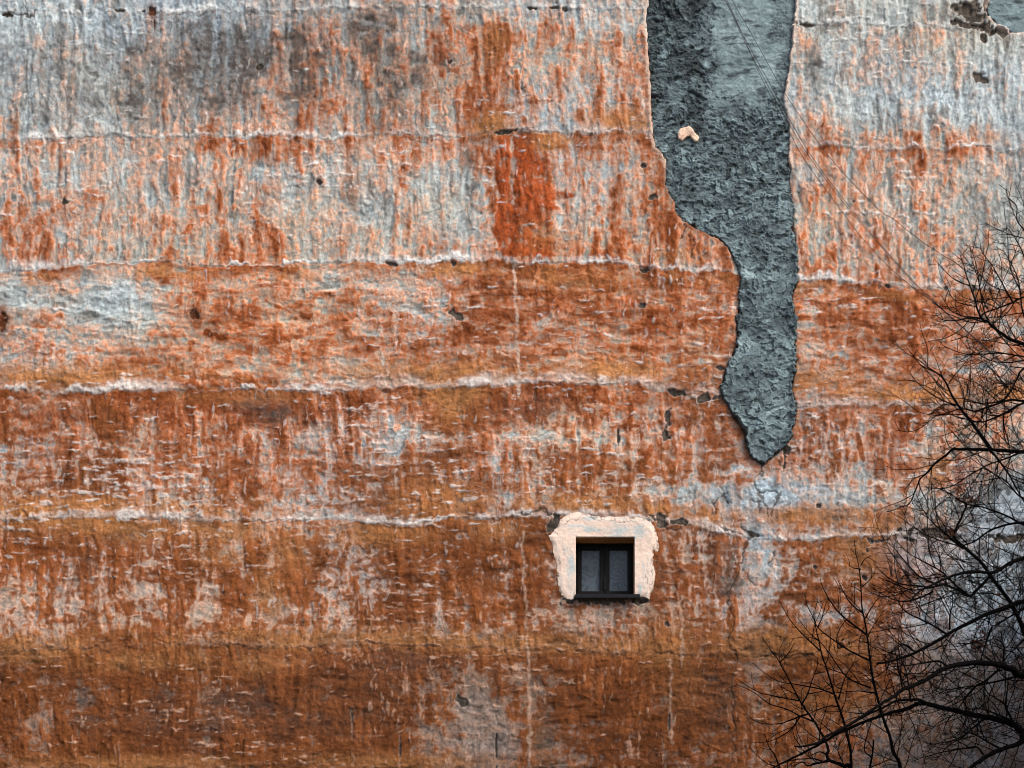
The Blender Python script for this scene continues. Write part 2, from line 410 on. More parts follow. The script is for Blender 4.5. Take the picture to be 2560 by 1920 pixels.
def build_wall():
    st = 2.05
    uf = np.arange(-150, 2712, st); vf = np.arange(-130, 2052, st)
    uo0 = np.linspace(-640, -150 - 12, 40); uo1 = np.linspace(uf[-1] + 12, 3100, 36)
    vo0 = np.linspace(-460, -130 - 12, 26); vo1 = np.linspace(vf[-1] + 12, 960 + ZC / S + 40, 70)
    u = np.concatenate([uo0, uf, uo1]); v = np.concatenate([vo0, vf, vo1])
    for c in WIN[:2]: u[np.argmin(abs(u - c))] = c
    for c in WIN[2:]: v[np.argmin(abs(v - c))] = c
    g = Grid(u, v, 3)
    g.fine = (len(uo0), len(vo0), uf[0], vf[0])
    rng = np.random.default_rng(11)
    Uu, Vv = g.u[None, :], g.v[:, None]
    wu = g.fbm(90, 90, 1, 4) ; wv = g.fbm(90, 90, 2, 4)
    fine = g.fbm(9, 9, 3, 2, .7)
    mid = g.fbm(40, 40, 4, 4, .65)
    vert = g.sample(g.noise(8, 80, 5) + .7 * g.noise(18, 150, 6) + .7 * g.noise(5, 46, 7), 5 * wu, 6 * wv) / 1.3
    hori = g.sample(g.noise(46, 9, 8) + .8 * g.noise(90, 20, 9) + .6 * g.noise(24, 6, 10), 6 * wu, 5 * wv) / 1.3
    # --- how far down its lift each point is
    sy = np.stack([np.interp(g.u, *zip(*s)) for s in SEAMS])
    jit = [g.noise(26, 1e5, 40 + k)[0] * 2.2 + g.noise(90, 1e5, 60 + k)[0] * 2.5 + g.noise(8, 1e5, 80 + k)[0] * 1.1 for k in range(len(SEAMS))]
    sy = sy + np.stack(jit)
    band = np.zeros(g.shape, np.int8)
    for s in sy: band += (Vv > s[None, :])
    # stroke direction: 1 vertical, 0 horizontal
    vmap = np.array([.9, .9, .95, .25, .6, .6, .45, .4])[band]
    vmap = np.where((band == 3) & (Uu > 1600), .35, vmap)
    vmap = np.where((Uu > 1990) & (band <= 2), 1.0, vmap)
    dirm = np.clip(vmap + .25 * mid, 0, 1)
    streak = vert * dirm + hori * (1 - dirm)
    # --- strokes
    Hs = np.zeros(g.shape, np.float32); Cs = np.zeros(g.shape, np.float32)
    bandmid = [(a, vmap_) for a, vmap_ in zip(range(8), (.9, .9, .95, .2, .6, .6, .45, .4))]
    def place(r): return r.uniform(-140, 2700), r.uniform(-120, 2040)
    def vat(cu, cv):
        b = sum(cv > np.interp(cu, *zip(*s)) for s in SEAMS)
        return 1.0 if (cu > 1990 and b <= 2) else bandmid[b][1]
    def size(r, cu, cv): return r.uniform(12, 46), r.uniform(5, 13)
    def ang(r, cu, cv):
        return (math.pi / 2 + r.normal(0, .16)) if r.random() < vat(cu, cv) else r.normal(0, .22)
    edge = g.fbm(16, 16, 12, 3, .8)
    strokes(g, Hs, Cs, 17000, rng, place, size, ang, edge, height=.007, lip=.005, dcol=.15, strength=.8, hard=6)
    # --- paint coverage
    gr = Grid._basis
    cu = np.clip((g.u + 1.0 * 0) / 80 - .5, 0, 30.999); cv = np.clip(g.v / 80 - .5, 0, 22.999)
    i = cu.astype(int); f = cu - i; f = f * f * (3 - 2 * f)
    j = cv.astype(int); e = cv - j; e = e * e * (3 - 2 * e)
    R = RUST
    A = R[j][:, i] * (1 - f) + R[j][:, np.minimum(i + 1, 31)] * f
    B = R[np.minimum(j + 1, 23)][:, i] * (1 - f) + R[np.minimum(j + 1, 23)][:, np.minimum(i + 1, 31)] * f
    cov = (A * (1 - e[:, None]) + B * e[:, None]).astype(np.float32)
    cov = g.sample(cov, 22 * wu + 6 * fine, 18 * wv + 5 * fine)
    cov = cov * .90 - .02 - .035 * sstep(1960, 2010, Uu) * (1 - sstep(900, 1000, Vv)) + .05 * sstep(1310, 1360, Vv) - .07 * sstep(.3, .7, cov) * (1 - sstep(640, 800, Vv)) - .03 * (1 - sstep(930, 990, Vv))
    # the one lift laid with a much stronger colour, and the fainter strip above it
    ej = 4 * g.noise(1e5, 30, 91) + 2.5 * g.noise(1e5, 9, 92)
    box = sstep(-3, 3, Uu - 1242 - ej) * (1 - sstep(-25, 25, Uu - 1392 - 6 * ej)) * sstep(330, 340, Vv) * (1 - sstep(640, 652, Vv))
    cov = np.maximum(cov, .80 * box * (1 - .12 * sstep(1290, 1400, Uu + 10 * mid)))
    redbox = box
    box2 = sstep(-18, 10, Uu - 1140 - 3 * ej) * (1 - sstep(-8, 12, Uu - 1262 - 2 * ej)) * sstep(40, 70, Vv) * (1 - sstep(322, 334, Vv))
    cov = np.maximum(cov, .74 * box2)
    for x, y, rx, ry, s in PALE: cov = cov - s * .5 * g.blob(x, y, rx, ry, .5, mid)
    grit = g.noise(4.6, 5.4, 21) + .7 * g.noise(7, 10, 22)
    scr = g.sample(g.noise(4.2, 26, 56) * dirm + g.noise(20, 4.0, 57) * (1 - dirm), 3 * fine, 3 * wv)
    flat = .62 + .38 * sstep(.12, .45, cov)
    cov = cov + (.118 * streak * (.65 + .35 * dirm) + .055 * mid + .045 * fine + .072 * grit + .85 * Cs + .05 * scr) * flat
    # --- relief
    H = .010 * g.noise(300, 220, 13) + .005 * mid + Hs + .0036 * streak + .0022 * vert * dirm
    ter = g.sample(g.fbm(24, 60, 14, 3, .7), 8 * wu, 10 * wv) * dirm + g.sample(g.fbm(60, 20, 18, 3, .7), 8 * wu, 8 * wv) * (1 - dirm)
    tq = ter * 1.6; tf = tq - np.floor(tq)
    H += .0034 * (np.floor(tq) + sstep(.75, 1.0, tf))
    H += .0014 * fine + .0012 * grit
    ter2 = (g.sample(g.fbm(11, 40, 29, 3, .75), 5 * wu + 2 * fine, 5 * wv) * dirm + g.sample(g.fbm(34, 10, 30, 3, .75), 5 * wu, 5 * wv + 2 * fine) * (1 - dirm)) * 1.9; t2 = ter2 - np.floor(ter2)
    H += .0022 * (np.floor(ter2) + sstep(.82, 1.0, t2)) * sstep(-.6, 1.4, mid)
    # raised skins have lost their colour wash
    hp = Hs - g.sample(Hs, 5 + 0 * fine, 9 + 0 * fine)
    cov = cov - 9.0 * np.clip(hp, -.004, .012)
    lime = np.zeros(g.shape, np.float32); crack = np.zeros(g.shape, np.float32)
    # ledges: a thick rough lip of lime where a lift ended
    for k, s in enumerate(sy):
        d = Vv - s[None, :]
        am = np.clip(.55 + .5 * g.noise(110, 1e5, 100 + k)[0] + .35 * g.noise(24, 1e5, 120 + k)[0], 0.42, 1.2)[None, :]
        am = am * np.array([.95, 1, 1, 1, .95, .22, .18])[k]
        thick = np.array([11, 11, 14, 17, 11, 7, 6])[k] * (1 + .45 * g.noise(70, 1e5, 140 + k)[0])[None, :]
        thick = np.clip(thick, 4, 34)
        lipm = sstep(-1.5 * thick, -.3 * thick, d + 2 * fine + 2 * grit + 2.5 * mid) * (1 - sstep(-3, 3.5, d + 1.6 * fine + 1.2 * grit))
        H += (.0035 * am + .0015) * lipm + .006 * sstep(-170, 0, d) * (d < 0) * (1 - sstep(-3, 3, d + 2 * fine))
        brk = .42 + .58 * sstep(-1.3, .6, .8 * mid + .7 * g.sample(hori, 40, 0) + .5 * fine)
        lime = np.maximum(lime, np.clip(1.15 * am * lipm * brk, 0, 1))
        ck = np.exp(-((d - 3 + 3.5 * fine + 4 * mid) / 1.7) ** 2) * sstep(.1, 1.0, g.noise(60, 1e5, 160 + k)[0][None, :] + (.5 if k == 5 else 0) + .4 * mid)
        crack = np.maximum(crack, ck); H -= .006 * ck
        cov = cov + np.array([.05, .20, .20, .16, .10, .08, .05])[k] * np.exp(-np.clip(d, 0, 400) / 46) * (d > 2)       # fresh coat began thick under each ledge
    # short raised ticks of lime where the brick courses telegraph through
    dens = np.array([-.6, -.55, -.5, -.44, -.30, -.34, -.7, -.7])[band] + .45 * g.noise(160, 110, 23)
    rowm = .45 * np.cos(2 * math.pi * (Vv + 9 * np.sin(Uu / 160) + 6 * wu) / 27)
    fl = g.sample(g.noise(19, 3.3, 24) + .7 * g.noise(8, 2.9, 25), 2 * wv, 1.2 * fine) / 1.17
    th_ = fl + rowm + dens
    fleck = sstep(1.2, 2.5, th_) * np.clip(.75 + .35 * grit, 0, 1)
    flv = g.sample(g.noise(3.6, 17, 26) + .6 * g.noise(3, 8, 27), 1.4 * fine, 2 * wv) / 1.17
    fleckv = sstep(1.55, 2.5, flv + .4 * g.noise(90, 90, 28) + .25 * (dirm - .5)) * np.clip(.7 + .35 * grit, 0, 1)
    H += .008 * fleck + .006 * fleckv
    lime = np.maximum(lime, np.maximum(fleck * .8, fleckv * .5))
    # --- pigments
    gs = [0, .16, .30, .46, .64, .82, 1.0]
    gc = np.stack([lin(184,193,192), lin(176,176,171), lin(187,166,151), lin(188,149,127), lin(163,106,77), lin(136,77,47), lin(104,55,29)])
    cc = np.clip(cov, 0, 1)
    rgb = np.stack([np.interp(cc, gs, gc[:, q]) for q in range(3)], -1).astype(np.float32)
    # bare lime: slate-grey and pale smears drawn down it
    v2 = g.sample(g.noise(7, 60, 51) + .7 * g.noise(14, 120, 52) + .6 * g.noise(4.2, 22, 53), 4 * wv, 6 * wu) / 1.36
    h2 = g.sample(g.noise(40, 8, 54) + .7 * g.noise(20, 5, 55), 6 * wv, 5 * wu) / 1.22
    s2 = v2 * dirm + h2 * (1 - dirm) + .45 * mid + .3 * grit
    bare = 1 - sstep(.22, .55, cc)
    sl = sstep(-.4, 2.0, s2) * bare * .85
    rgb = rgb * (1 - sl[..., None]) + sl[..., None] * lin(96,93,88)
    wm = (.55 * bare * sstep(1330, 1480, Vv + 40 * wu) * (1 - sstep(2050, 2250, Uu)))[..., None]
    rgb = rgb * (1 - wm) + wm * lin(182,152,132)
    # paler dry wash and darker damp wash inside the colour coat
    rgb *= (1 + np.clip(.11 * s2 + .10 * grit + .05 * fine + .07 * scr, -.38, .45))[..., None]
    # hue drift
    dr = g.fbm(240, 160, 15, 3)
    rgb *= np.stack([1 + .04 * dr, 1 + .0 * dr, 1 - .05 * dr], -1)
    # brown old coats lower on the wall
    low = sstep(930, 1330, Vv + 110 * wu) * sstep(.40, .62, cc)
    rgb = rgb * (1 - .62 * low[..., None]) + .62 * low[..., None] * (lin(108,63,33) * (1 + .2 * s2 + .15 * mid)[..., None])
    low2 = sstep(1590, 1680, Vv + 26 * wu + 10 * mid)[..., None]
    rgb = rgb * (1 - .60 * low2) + .60 * low2 * (lin(88,51,27) * (1 + .16 * s2 + .1 * grit)[..., None])
    rb = (redbox * .55 * sstep(.5, .75, cc))[..., None]
    rgb = rgb * (1 - rb) + rb * (lin(160,72,34) * (1 + .15 * s2 + .1 * grit)[..., None])
    oc = np.zeros(g.shape, np.float32)
    for x, y, rx, ry, s in OCHRE:
        oc = np.maximum(oc, s * g.blob(x, y, rx * 1.05, ry * 1.05, .35, mid + .6 * streak))
    for k in (2, 3, 4, 5):
        d = Vv - sy[k][None, :]
        ob = np.exp(-((d + np.array([0, 0, -22, 34, 26, 16])[k]) / np.array([1, 1, 20, 30, 28, 26])[k]) ** 2) * (d < (40 if k in (2, 5) else 4))
        oc = np.maximum(oc, ob * np.clip(np.array([0, 0, .08, .26, .36, .55])[k] + .28 * g.noise(150, 1e5, 180 + k)[0][None, :] + .2 * mid + .12 * streak, 0, .9))
    oc = np.clip(oc * 1.15, 0, .92)
    ocol = lin(162,110,68) * (1 + .12 * fine + .14 * mid)[..., None]
    ocol = ocol * (1 - .28 * sstep(1100, 1700, Vv))[..., None]
    rgb = rgb * (1 - oc[..., None]) + oc[..., None] * ocol
    so = np.zeros(g.shape, np.float32)
    for x, y, rx, ry, s in SOOT:
        so = np.maximum(so, s * g.blob(x, y, rx * 1.1, ry * 1.1, .4, mid + .5 * streak))
    so = np.clip(so * (1 - .22 * s2 + .15 * streak + .1 * fine), 0, .9)[..., None]
    rgb = rgb * (1 - so) + so * lin(80,71,65)
    # grey mottled plaster towards the lower right corner, with some shade painted into it
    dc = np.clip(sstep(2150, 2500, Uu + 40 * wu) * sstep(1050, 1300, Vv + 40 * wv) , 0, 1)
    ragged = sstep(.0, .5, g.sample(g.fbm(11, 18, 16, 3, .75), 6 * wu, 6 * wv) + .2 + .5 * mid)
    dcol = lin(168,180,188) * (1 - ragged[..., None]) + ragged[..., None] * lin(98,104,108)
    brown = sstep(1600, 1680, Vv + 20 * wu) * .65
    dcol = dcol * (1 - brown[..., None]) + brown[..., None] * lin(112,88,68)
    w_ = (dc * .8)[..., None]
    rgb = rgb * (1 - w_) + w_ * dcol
    # lime on ridges and ledges
    lm = np.clip(lime, 0, 1)[..., None] * .85
    limec = lin(208,208,205) * (1 + .10 * mid[..., None])
    lw = (.75 * sstep(1320, 1560, Vv + 60 * wu) + .25 * sstep(700, 1000, Vv))[..., None]
    limec = limec * (1 - lw) + lw * lin(190,156,134)
    rgb = rgb * (1 - lm) + lm * limec
    rgb = rgb * (1 - .62 * crack[..., None]) + .62 * crack[..., None] * lin(64,50,42)
    wob = (3.0 * edge + 5 * g.noise(30, 30, 33), 3.0 * g.fbm(16, 16, 34, 3, .8) + 5 * g.noise(30, 30, 35))
    wl = (2.0 * edge, 0 * edge)
    for ln in PALE_LINES:
        m = (g.line(ln, 4.0, wl) * np.clip(.85 + .25 * fine, 0, 1))[..., None]
        m = m * (.7 if ln[0][1] < 1000 and ln[0][0] < 1290 else .35)
        rgb = rgb * (1 - m) + m * lin(205,180,160)
        H += .002 * m[..., 0]
    # chips and cracks
    for x, y, rx, ry, sl_ in CHIPS:
        q = np.sqrt(((Uu - x - sl_ * 0) / rx) ** 2 + ((Vv - y - sl_ * (Uu - x)) / ry) ** 2) + .30 * edge + .14 * fine + .08 * grit
        m = 1 - sstep(.92, 1.08, q)
        rim = np.exp(-((q - 1.15) / .14) ** 2)
        H -= .020 * m
        rgb = rgb * (1 - m[..., None]) + m[..., None] * lin(84,76,68) * (1 + .15 * mid[..., None])
        rgb = rgb * (1 - .18 * rim[..., None]) + .18 * rim[..., None] * lin(208,196,186)
    for x, y, rx, ry, s in [(483,780,26,34,.8),(3,800,22,34,.8),(383,40,14,30,.7),(960,320,30,20,.4)]:
        m = (s * g.blob(x, y, rx, ry, .4, mid))[..., None]
        rgb = rgb * (1 - m) + m * lin(96,48,20)
    for cr in CRACKS:
        m = g.line(cr, 2.5, wob)
        H -= .010 * m
        rgb = rgb * (1 - .8 * m[..., None]) + .8 * m[..., None] * lin(66,54,46)
    # many hairline cracks
    hair = np.zeros(g.shape, np.float32)
    for _ in range(420):
        x, y = rng.uniform(0, 2560), rng.uniform(0, 1920)
        th = rng.uniform(0, math.pi); pts = [(x, y)]
        for _k in range(rng.integers(2, 5)):
            th += rng.normal(0, .6); l = rng.uniform(6, 14)
            x += l * math.cos(th); y += l * math.sin(th); pts.append((x, y))
        g.line(pts, 1.15, None, hair)
    H -= .004 * hair
    rgb *= (1 - .45 * hair[..., None])
    # window opening and mortar areas
    sd = np.minimum(g.sdf(PATCH), g.sdf(CORNER_PATCH)) + 1.6 * edge
    ins = 1 - sstep(-3, 0, sd)
    H = H * (1 - ins) - .07 * ins
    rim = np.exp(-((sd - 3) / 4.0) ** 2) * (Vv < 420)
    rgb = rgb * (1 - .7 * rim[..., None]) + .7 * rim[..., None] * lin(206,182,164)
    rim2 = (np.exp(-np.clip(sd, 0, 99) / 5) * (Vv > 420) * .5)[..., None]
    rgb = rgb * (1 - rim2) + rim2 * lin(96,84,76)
    ss = g.sdf(SURROUND)
    H = H * (1 - (1 - sstep(-4, 10, ss))) 
    H[:, :] = np.where(ss < 0, -.004, H)
    keep = np.ones(g.shape, bool)
    ri = (g.u > WIN[0] + .1) & (g.u < WIN[1] - .1); rj = (g.v > WIN[2] + .1) & (g.v < WIN[3] - .1)
    keep[np.ix_(rj, ri)] = False
    rgb = np.clip(rgb, .006, .82)
    # pieces of the wall far outside the picture keep a plain coat
    return grid_mesh("plaster_wall", g, H, rgb, keep, render_mat("weathered_plaster", grain=.40, bump=.55, bdist=.007, s1=26, s2=70), building, skirt=.0)

build_wall()

def slate_colors(g, cov, lightm):
    gs = [0, .25, .5, .75, 1]
    dark = np.stack([lin(46,50,51), lin(70,79,81), lin(95,108,111), lin(118,135,138), lin(148,166,168)])
    cc = np.clip(cov + .28 * lightm, 0, 1)
    return np.stack([np.interp(cc, gs, dark[:, q]) for q in range(3)], -1).astype(np.float32)

def build_patch():
    st = 1.4
    g = Grid(np.arange(1590, 2020, st), np.arange(-130, 1175, st), 5); g.fine = None
    rng = np.random.default_rng(5)
    Uu, Vv = g.u[None, :], g.v[:, None]
    H = np.zeros(g.shape, np.float32); C = np.zeros(g.shape, np.float32)
    edge = g.fbm(9, 9, 2, 3, .8)
    smooth = lambda cu, cv: cu > 1775 and cv < 270 - (cu - 1775) * .1
    def place(r):
        while True:
            p = r.uniform(1600, 2005), r.uniform(-120, 1165)
            if not (smooth(*p) and r.random() < .92): return p
    def size(r, cu, cv):
        k = 1.35 if cv > 560 else 1.0
        return k * r.uniform(9, 25), k * r.uniform(4, 10)
    def ang(r, cu, cv): return r.normal(-.35, .75)
    strokes(g, H, C, 700, rng, place, lambda r, a, b: (r.uniform(24, 60), r.uniform(10, 26)), ang, edge, height=.034, lip=.012, dcol=.15, strength=.92, hard=6, cgrad=.10)
    strokes(g, H, C, 1000, rng, place, lambda r, a, b: (r.gamma(3, 6) + 6, r.gamma(3, 2.2) + 4), ang, edge, height=.030, lip=.014, dcol=.15, strength=.85, hard=6, cgrad=.10)
    w1 = g.fbm(40, 40, 34, 3); w2 = g.fbm(40, 40, 35, 3)
    rough = g.sample(g.fbm(15, 7, 36, 4, .75), 8 * w1, 8 * w2)
    rid = 1 - np.abs(g.sample(g.fbm(22, 10, 37, 4, .7), 8 * w2, 8 * w1))
    pit = g.noise(8, 5, 31) + .6 * g.noise(5, 3.4, 32)
    lowp = 1 - .55 * sstep(480, 720, Vv)
    H += (-.012 * sstep(1.3, 2.4, pit) + .0042 * rough + .006 * np.clip(rid, -1, 1)) * lowp
    C += .06 * rough * lowp
    mid = g.fbm(50, 40, 7, 4, .65); fine = g.fbm(5, 5, 8, 2)
    sm = sstep(1760, 1796, Uu + 9 * mid + 5 * rough) * (1 - sstep(215, 300, Vv + 22 * mid)) * (1 - sstep(1935, 1960, Uu - 12 * mid + .25 * np.abs(Vv - 120)) * .6)
    sm = np.clip(sm, 0, 1)
    course = g.sample(g.noise(22, 5, 9) + .7 * g.noise(11, 3.6, 10), 4 * mid, 3 * mid) / 1.2 + .45 * np.cos(2 * math.pi * (Vv + 3 * mid) / 15.5)
    lc = sstep(.7, 2.0, course) * .42
    cov = .43 + .10 * sstep(380, 560, Vv) + C + .09 * mid + .03 - .30 * sstep(1.4, 2.4, pit) - .15 * sstep(-10, 40, (1775 - Uu)) * (1 - sstep(200, 420, Vv + 30 * mid)) + .06 * fine
    cov = cov * (1 - sm) + sm * (.60 - 1.1 * lc + .10 * mid + .05 * fine + .05 * rough)
    cov -= .10 * sstep(540, 420, Vv) * (1 - sm) * sstep(0, 1, mid)
    H = H * (1 - sm) + sm * (.012 + .0012 * course - .006 * lc + .0018 * rough)
    rgb = slate_colors(g, cov, sm * .55)
    sd = g.sdf(PATCH) + 2.4 * edge + 2.5 * mid
    base = -.040 + .052 * sstep(380, 760, Vv)
    lipe = .016 * np.exp(-((sd + 5) / 4) ** 2) * sstep(560, 640, Vv)
    drop = sstep(-4, 6, sd) * .05 * sstep(500, 620, Vv)
    H = base + H + lipe - drop + .0012 * fine
    rim = (np.exp(-((sd + 0) / 4.5) ** 2) * .55)[..., None]
    rgb = rgb * (1 - rim) + rim * lin(62,62,60)
    keep = sd < np.where(Vv < 560, 8, 1.0)
    m = render_mat("grey_mortar", grain=.22, bump=.45, bdist=.005, rough=.8)
    grid_mesh("mortar_patch", g, H, rgb, keep, m, building, skirt=.06)["label"] = "large slate-grey trowelled mortar patch tapering downward"
    # corner patch
    g2 = Grid(np.arange(2450, 2760, st), np.arange(-130, 100, st), 6); g2.fine = None
    H2 = np.zeros(g2.shape, np.float32); C2 = np.zeros(g2.shape, np.float32)
    e2 = g2.fbm(9, 9, 2, 3, .8); m2 = g2.fbm(40, 30, 7, 4, .65); f2 = g2.fbm(5, 5, 8, 2)
    strokes(g2, H2, C2, 500, rng, lambda r: (r.uniform(2450, 2755), r.uniform(-125, 96)), lambda r, a, b: (r.uniform(10, 34), r.uniform(3, 9)), lambda r, a, b: r.normal(0, .3), e2, height=.006, lip=.004, dcol=.10, strength=.8)
    sd2 = g2.sdf(CORNER_PATCH) + 1.5 * e2
    cv2 = .60 + C2 + .05 * m2 + .03 * f2
    for x, y, rx, ry in [(2538,48,18,4.5),(2548,6,14,5),(2508,30,12,20)]:
        cv2 = cv2 - (.5 if ry < 10 else .16) * g2.blob(x, y, rx, ry, .3, e2)
    r2 = slate_colors(g2, cv2, .5 + 0 * cv2)
    grid_mesh("mortar_patch", g2, .012 + H2 + .001 * f2, r2, sd2 < 0, m, building, skirt=.06)["label"] = "smoother pale slate mortar patch at the upper right corner"
    # remnant of old plaster left standing inside the patch
    g3 = Grid(np.arange(1685, 1760, 1.0), np.arange(308, 366, 1.0), 8); g3.fine = None
    P = [(1694,335),(1699,325),(1708,318),(1722,316),(1731,322),(1736,332),(1744,338),(1748,346),(1744,355),(1736,356),(1731,346),(1725,340),(1716,342),(1710,347),(1704,353),(1697,346)]
    s3 = g3.sdf(P) + .8 * g3.fbm(6, 6, 1, 2)
    n3 = g3.fbm(9, 9, 2, 3); 
    c3 = lin(222,188,164) * (1 + .10 * n3)[..., None] * np.ones(3)
    pk = (sstep(.6, 1.6, g3.fbm(14, 8, 4, 3)) * .7)[..., None]
    c3 = c3 * (1 - pk) + pk * lin(150,104,76)
    grid_mesh("plaster_remnant", g3, .012 + .004 * n3 * .6 - .006 * sstep(-4, 0, s3), np.clip(c3, .01, .8).astype(np.float32), s3 < 0, render_mat("old_plaster_remnant", grain=.2), building, skirt=.05)

build_patch()

# ------------------------------------------------------------------ window
def build_window():
    win = empty("window", at(1513, 1490, 0.3)); win.parent = building
    win.matrix_parent_inverse = building.matrix_basis.inverted()
    dark = plain_mat("dark_brown_paint", (.0075, .0065, .006), rough=.5, noise=.3, scale=14, bump=.15, dist=.002, spec=.10)
    reveal_m = plain_mat("ochre_reveal_plaster", tuple(lin(176,128,76)), rough=.9, noise=.15, scale=8, bump=.3)
    zinc = plain_mat("black_sheet_metal", (.010, .010, .011), rough=.45, noise=.25, scale=20, bump=.1, dist=.001, spec=.15)
    a, b = at(WIN[0], WIN[2]), at(WIN[1], WIN[3])
    x0, x1, zt, zb = a.x, b.x, a.z, b.z
    RV = .30
    # surround
    st = 1.1
    uu = np.arange(1364, 1656, st); vv = np.arange(1272, 1506, st)
    for c in WIN[:2]: uu[np.argmin(abs(uu - c))] = c
    for c in WIN[2:]: vv[np.argmin(abs(vv - c))] = c
    g = Grid(uu, vv, 9); g.fine = None
    rng = np.random.default_rng(9)
    e = g.fbm(8, 8, 1, 3, .8); mid = g.fbm(36, 30, 2, 4, .65); fine = g.fbm(4, 4, 3, 2)
    H = np.zeros(g.shape, np.float32); C = np.zeros(g.shape, np.float32)
    def ang(r, cu, cv):
        return (r.normal(-.1, .25) if cv < 1345 else math.pi / 2 + r.normal(.0, .2))
    strokes(g, H, C, 420, rng, lambda r: (r.uniform(1366, 1654), r.uniform(1274, 1504)), lambda r, a_, b_: (r.uniform(10, 30), r.uniform(3, 8)), ang, e, height=.003, lip=.0018, dcol=.30, strength=.75, hard=3)
    ss = g.sdf(SURROUND) + .7 * e + .6 * fine
    base = lin(230,204,185)
    rgb = np.ones(g.shape + (3,), np.float32) * base * (1 + .035 * mid + .03 * fine)[..., None]
    hst = g.sample(g.noise(22, 3.2, 11) + .6 * g.noise(50, 7, 12), 3 * mid, 3 * mid)
    vst = g.sample(g.noise(3.2, 22, 13) + .6 * g.noise(7, 50, 14), 3 * mid, 3 * mid)
    brush = np.where(g.v[:, None] < 1343, hst, vst)
    smear = np.zeros(g.shape, np.float32)
    for x, y, rx, ry, s in [(1425,1322,16,16,.95),(1450,1312,30,8,.7),(1490,1328,50,8,.8),(1530,1326,30,10,.7),(1600,1332,14,18,.8),(1580,1300,40,6,.6),(1470,1296,16,6,.7),
                            (1430,1410,8,24,.5),(1420,1430,6,14,.4),(1600,1470,8,20,.7),(1596,1450,6,16,.4),(1612,1410,6,18,.35),(1418,1370,6,10,.4),(1630,1300,12,6,.5)]:
        smear = np.maximum(smear, s * g.blob(x, y, rx, ry, .5, mid))
    smear = np.clip(smear * (.9 + .45 * brush) + .30 * sstep(.4, 1.6, brush + C * 2), 0, .9)[..., None]
    rgb = rgb * (1 - smear) + smear * lin(183,192,190)
    rim = (np.exp(-((ss + 1.5) / 3.5) ** 2) * sstep(-.8, 1.2, e) * .8)[..., None]
    rgb = rgb * (1 - rim) + rim * lin(128,112,98)
    wob = (2.0 * e, 2.0 * g.fbm(8, 8, 21, 3, .8))
    for ln in [[(1385,1330),(1400,1338),(1409,1350)],[(1399,1479),(1407,1484),(1408,1491)],[(1598,1494),(1610,1488),(1620,1480)],[(1632,1392),(1626,1410),(1630,1440),(1626,1470)],
               [(1410,1310),(1440,1300),(1450,1290)],[(1640,1360),(1632,1372)],[(1470,1292),(1500,1300),(1530,1302),(1590,1306)],[(1398,1392),(1400,1410)],[(1612,1440),(1618,1460)]]:
        m = g.line(ln, 1.0, wob); H -= .004 * m
        rgb *= (1 - .6 * m[..., None])
    keep = ss < 0
    ri = (g.u > WIN[0] + .1) & (g.u < WIN[1] - .1); rj = (g.v > WIN[2] + .1) & (g.v < WIN[3] - .1)
    keep[np.ix_(rj, ri)] = False
    Hh = .011 + .45 * H + .002 * mid - .011 * sstep(-14, 1, ss) + .0006 * fine + .0004 * brush
    inner = np.minimum.reduce([np.broadcast_to(np.abs(g.u - WIN[0])[None, :], g.shape), np.broadcast_to(np.abs(g.u - WIN[1])[None, :], g.shape)])
    grid_mesh("window_surround", g, Hh, np.clip(rgb, .01, .8).astype(np.float32), keep, render_mat("cream_limewash", grain=.10, bump=.25, bdist=.003), win, skirt=.075)
    # reveals
    t = .10
    B = Boxes()
    B.box(x0 - t, x0, .05, RV + .12, zb, zt + t)
    B.box(x1, x1 + t, .05, RV + .12, zb, zt + t)
    B.box(x0, x1, .04, RV + .12, zt, zt + t)
    B.box(x0, x1, .06, RV + .12, zb - t, zb - .002)
    B.build("reveal", reveal_m, win)
    # frame and two sashes
    yf = RV
    gl = [(at(1320 + 740 * .1808, 0, yf + .05).x, at(1320 + 990 * .1808, 0, yf + .05).x), (at(1320 + 1125 * .1808, 0, yf + .05).x, at(1320 + 1375 * .1808, 0, yf + .05).x)]
    gt = at(0, 1240 + 758 * .1808, yf + .05).z; gb = at(0, 1240 + 1332 * .1808, yf + .05).z
    F = Boxes(); fw = .032
    F.box(x0, x0 + fw, yf, yf + .09, zb, zt).box(x1 - fw, x1, yf, yf + .09, zb, zt)
    F.box(x0 + fw, x1 - fw, yf, yf + .09, zt - fw - .012, zt).box(x0 + fw, x1 - fw, yf, yf + .09, zb, zb + fw + .02)
    F.build("frame", dark, win, .004)
    xm = (gl[0][1] + gl[1][0]) / 2
    glass, nt, p = node_mat("streaked_dark_glass")
    tc = nt.nodes.new("ShaderNodeTexCoord")
    nz = nt.nodes.new("ShaderNodeTexNoise"); nz.inputs["Scale"].default_value = 2.6; nz.inputs["Detail"].default_value = 2
    nt.links.new(tc.outputs["Object"], nz.inputs["Vector"])
    wv = nt.nodes.new("ShaderNodeMath"); wv.operation = 'MULTIPLY'; wv.inputs[1].default_value = 95
    nt.links.new(nz.outputs["Fac"], wv.inputs[0])
    sn = nt.nodes.new("ShaderNodeMath"); sn.operation = 'SINE'; nt.links.new(wv.outputs[0], sn.inputs[0])
    n2 = nt.nodes.new("ShaderNodeTexNoise"); n2.inputs["Scale"].default_value = 5; nt.links.new(tc.outputs["Object"], n2.inputs["Vector"])
    ml = nt.nodes.new("ShaderNodeMath"); ml.operation = 'MULTIPLY'; nt.links.new(sn.outputs[0], ml.inputs[0]); nt.links.new(n2.outputs["Fac"], ml.inputs[1])
    rp = nt.nodes.new("ShaderNodeMapRange"); rp.inputs[1].default_value = -.6; rp.inputs[2].default_value = .6
    rp.inputs[3].default_value = 0; rp.inputs[4].default_value = 1
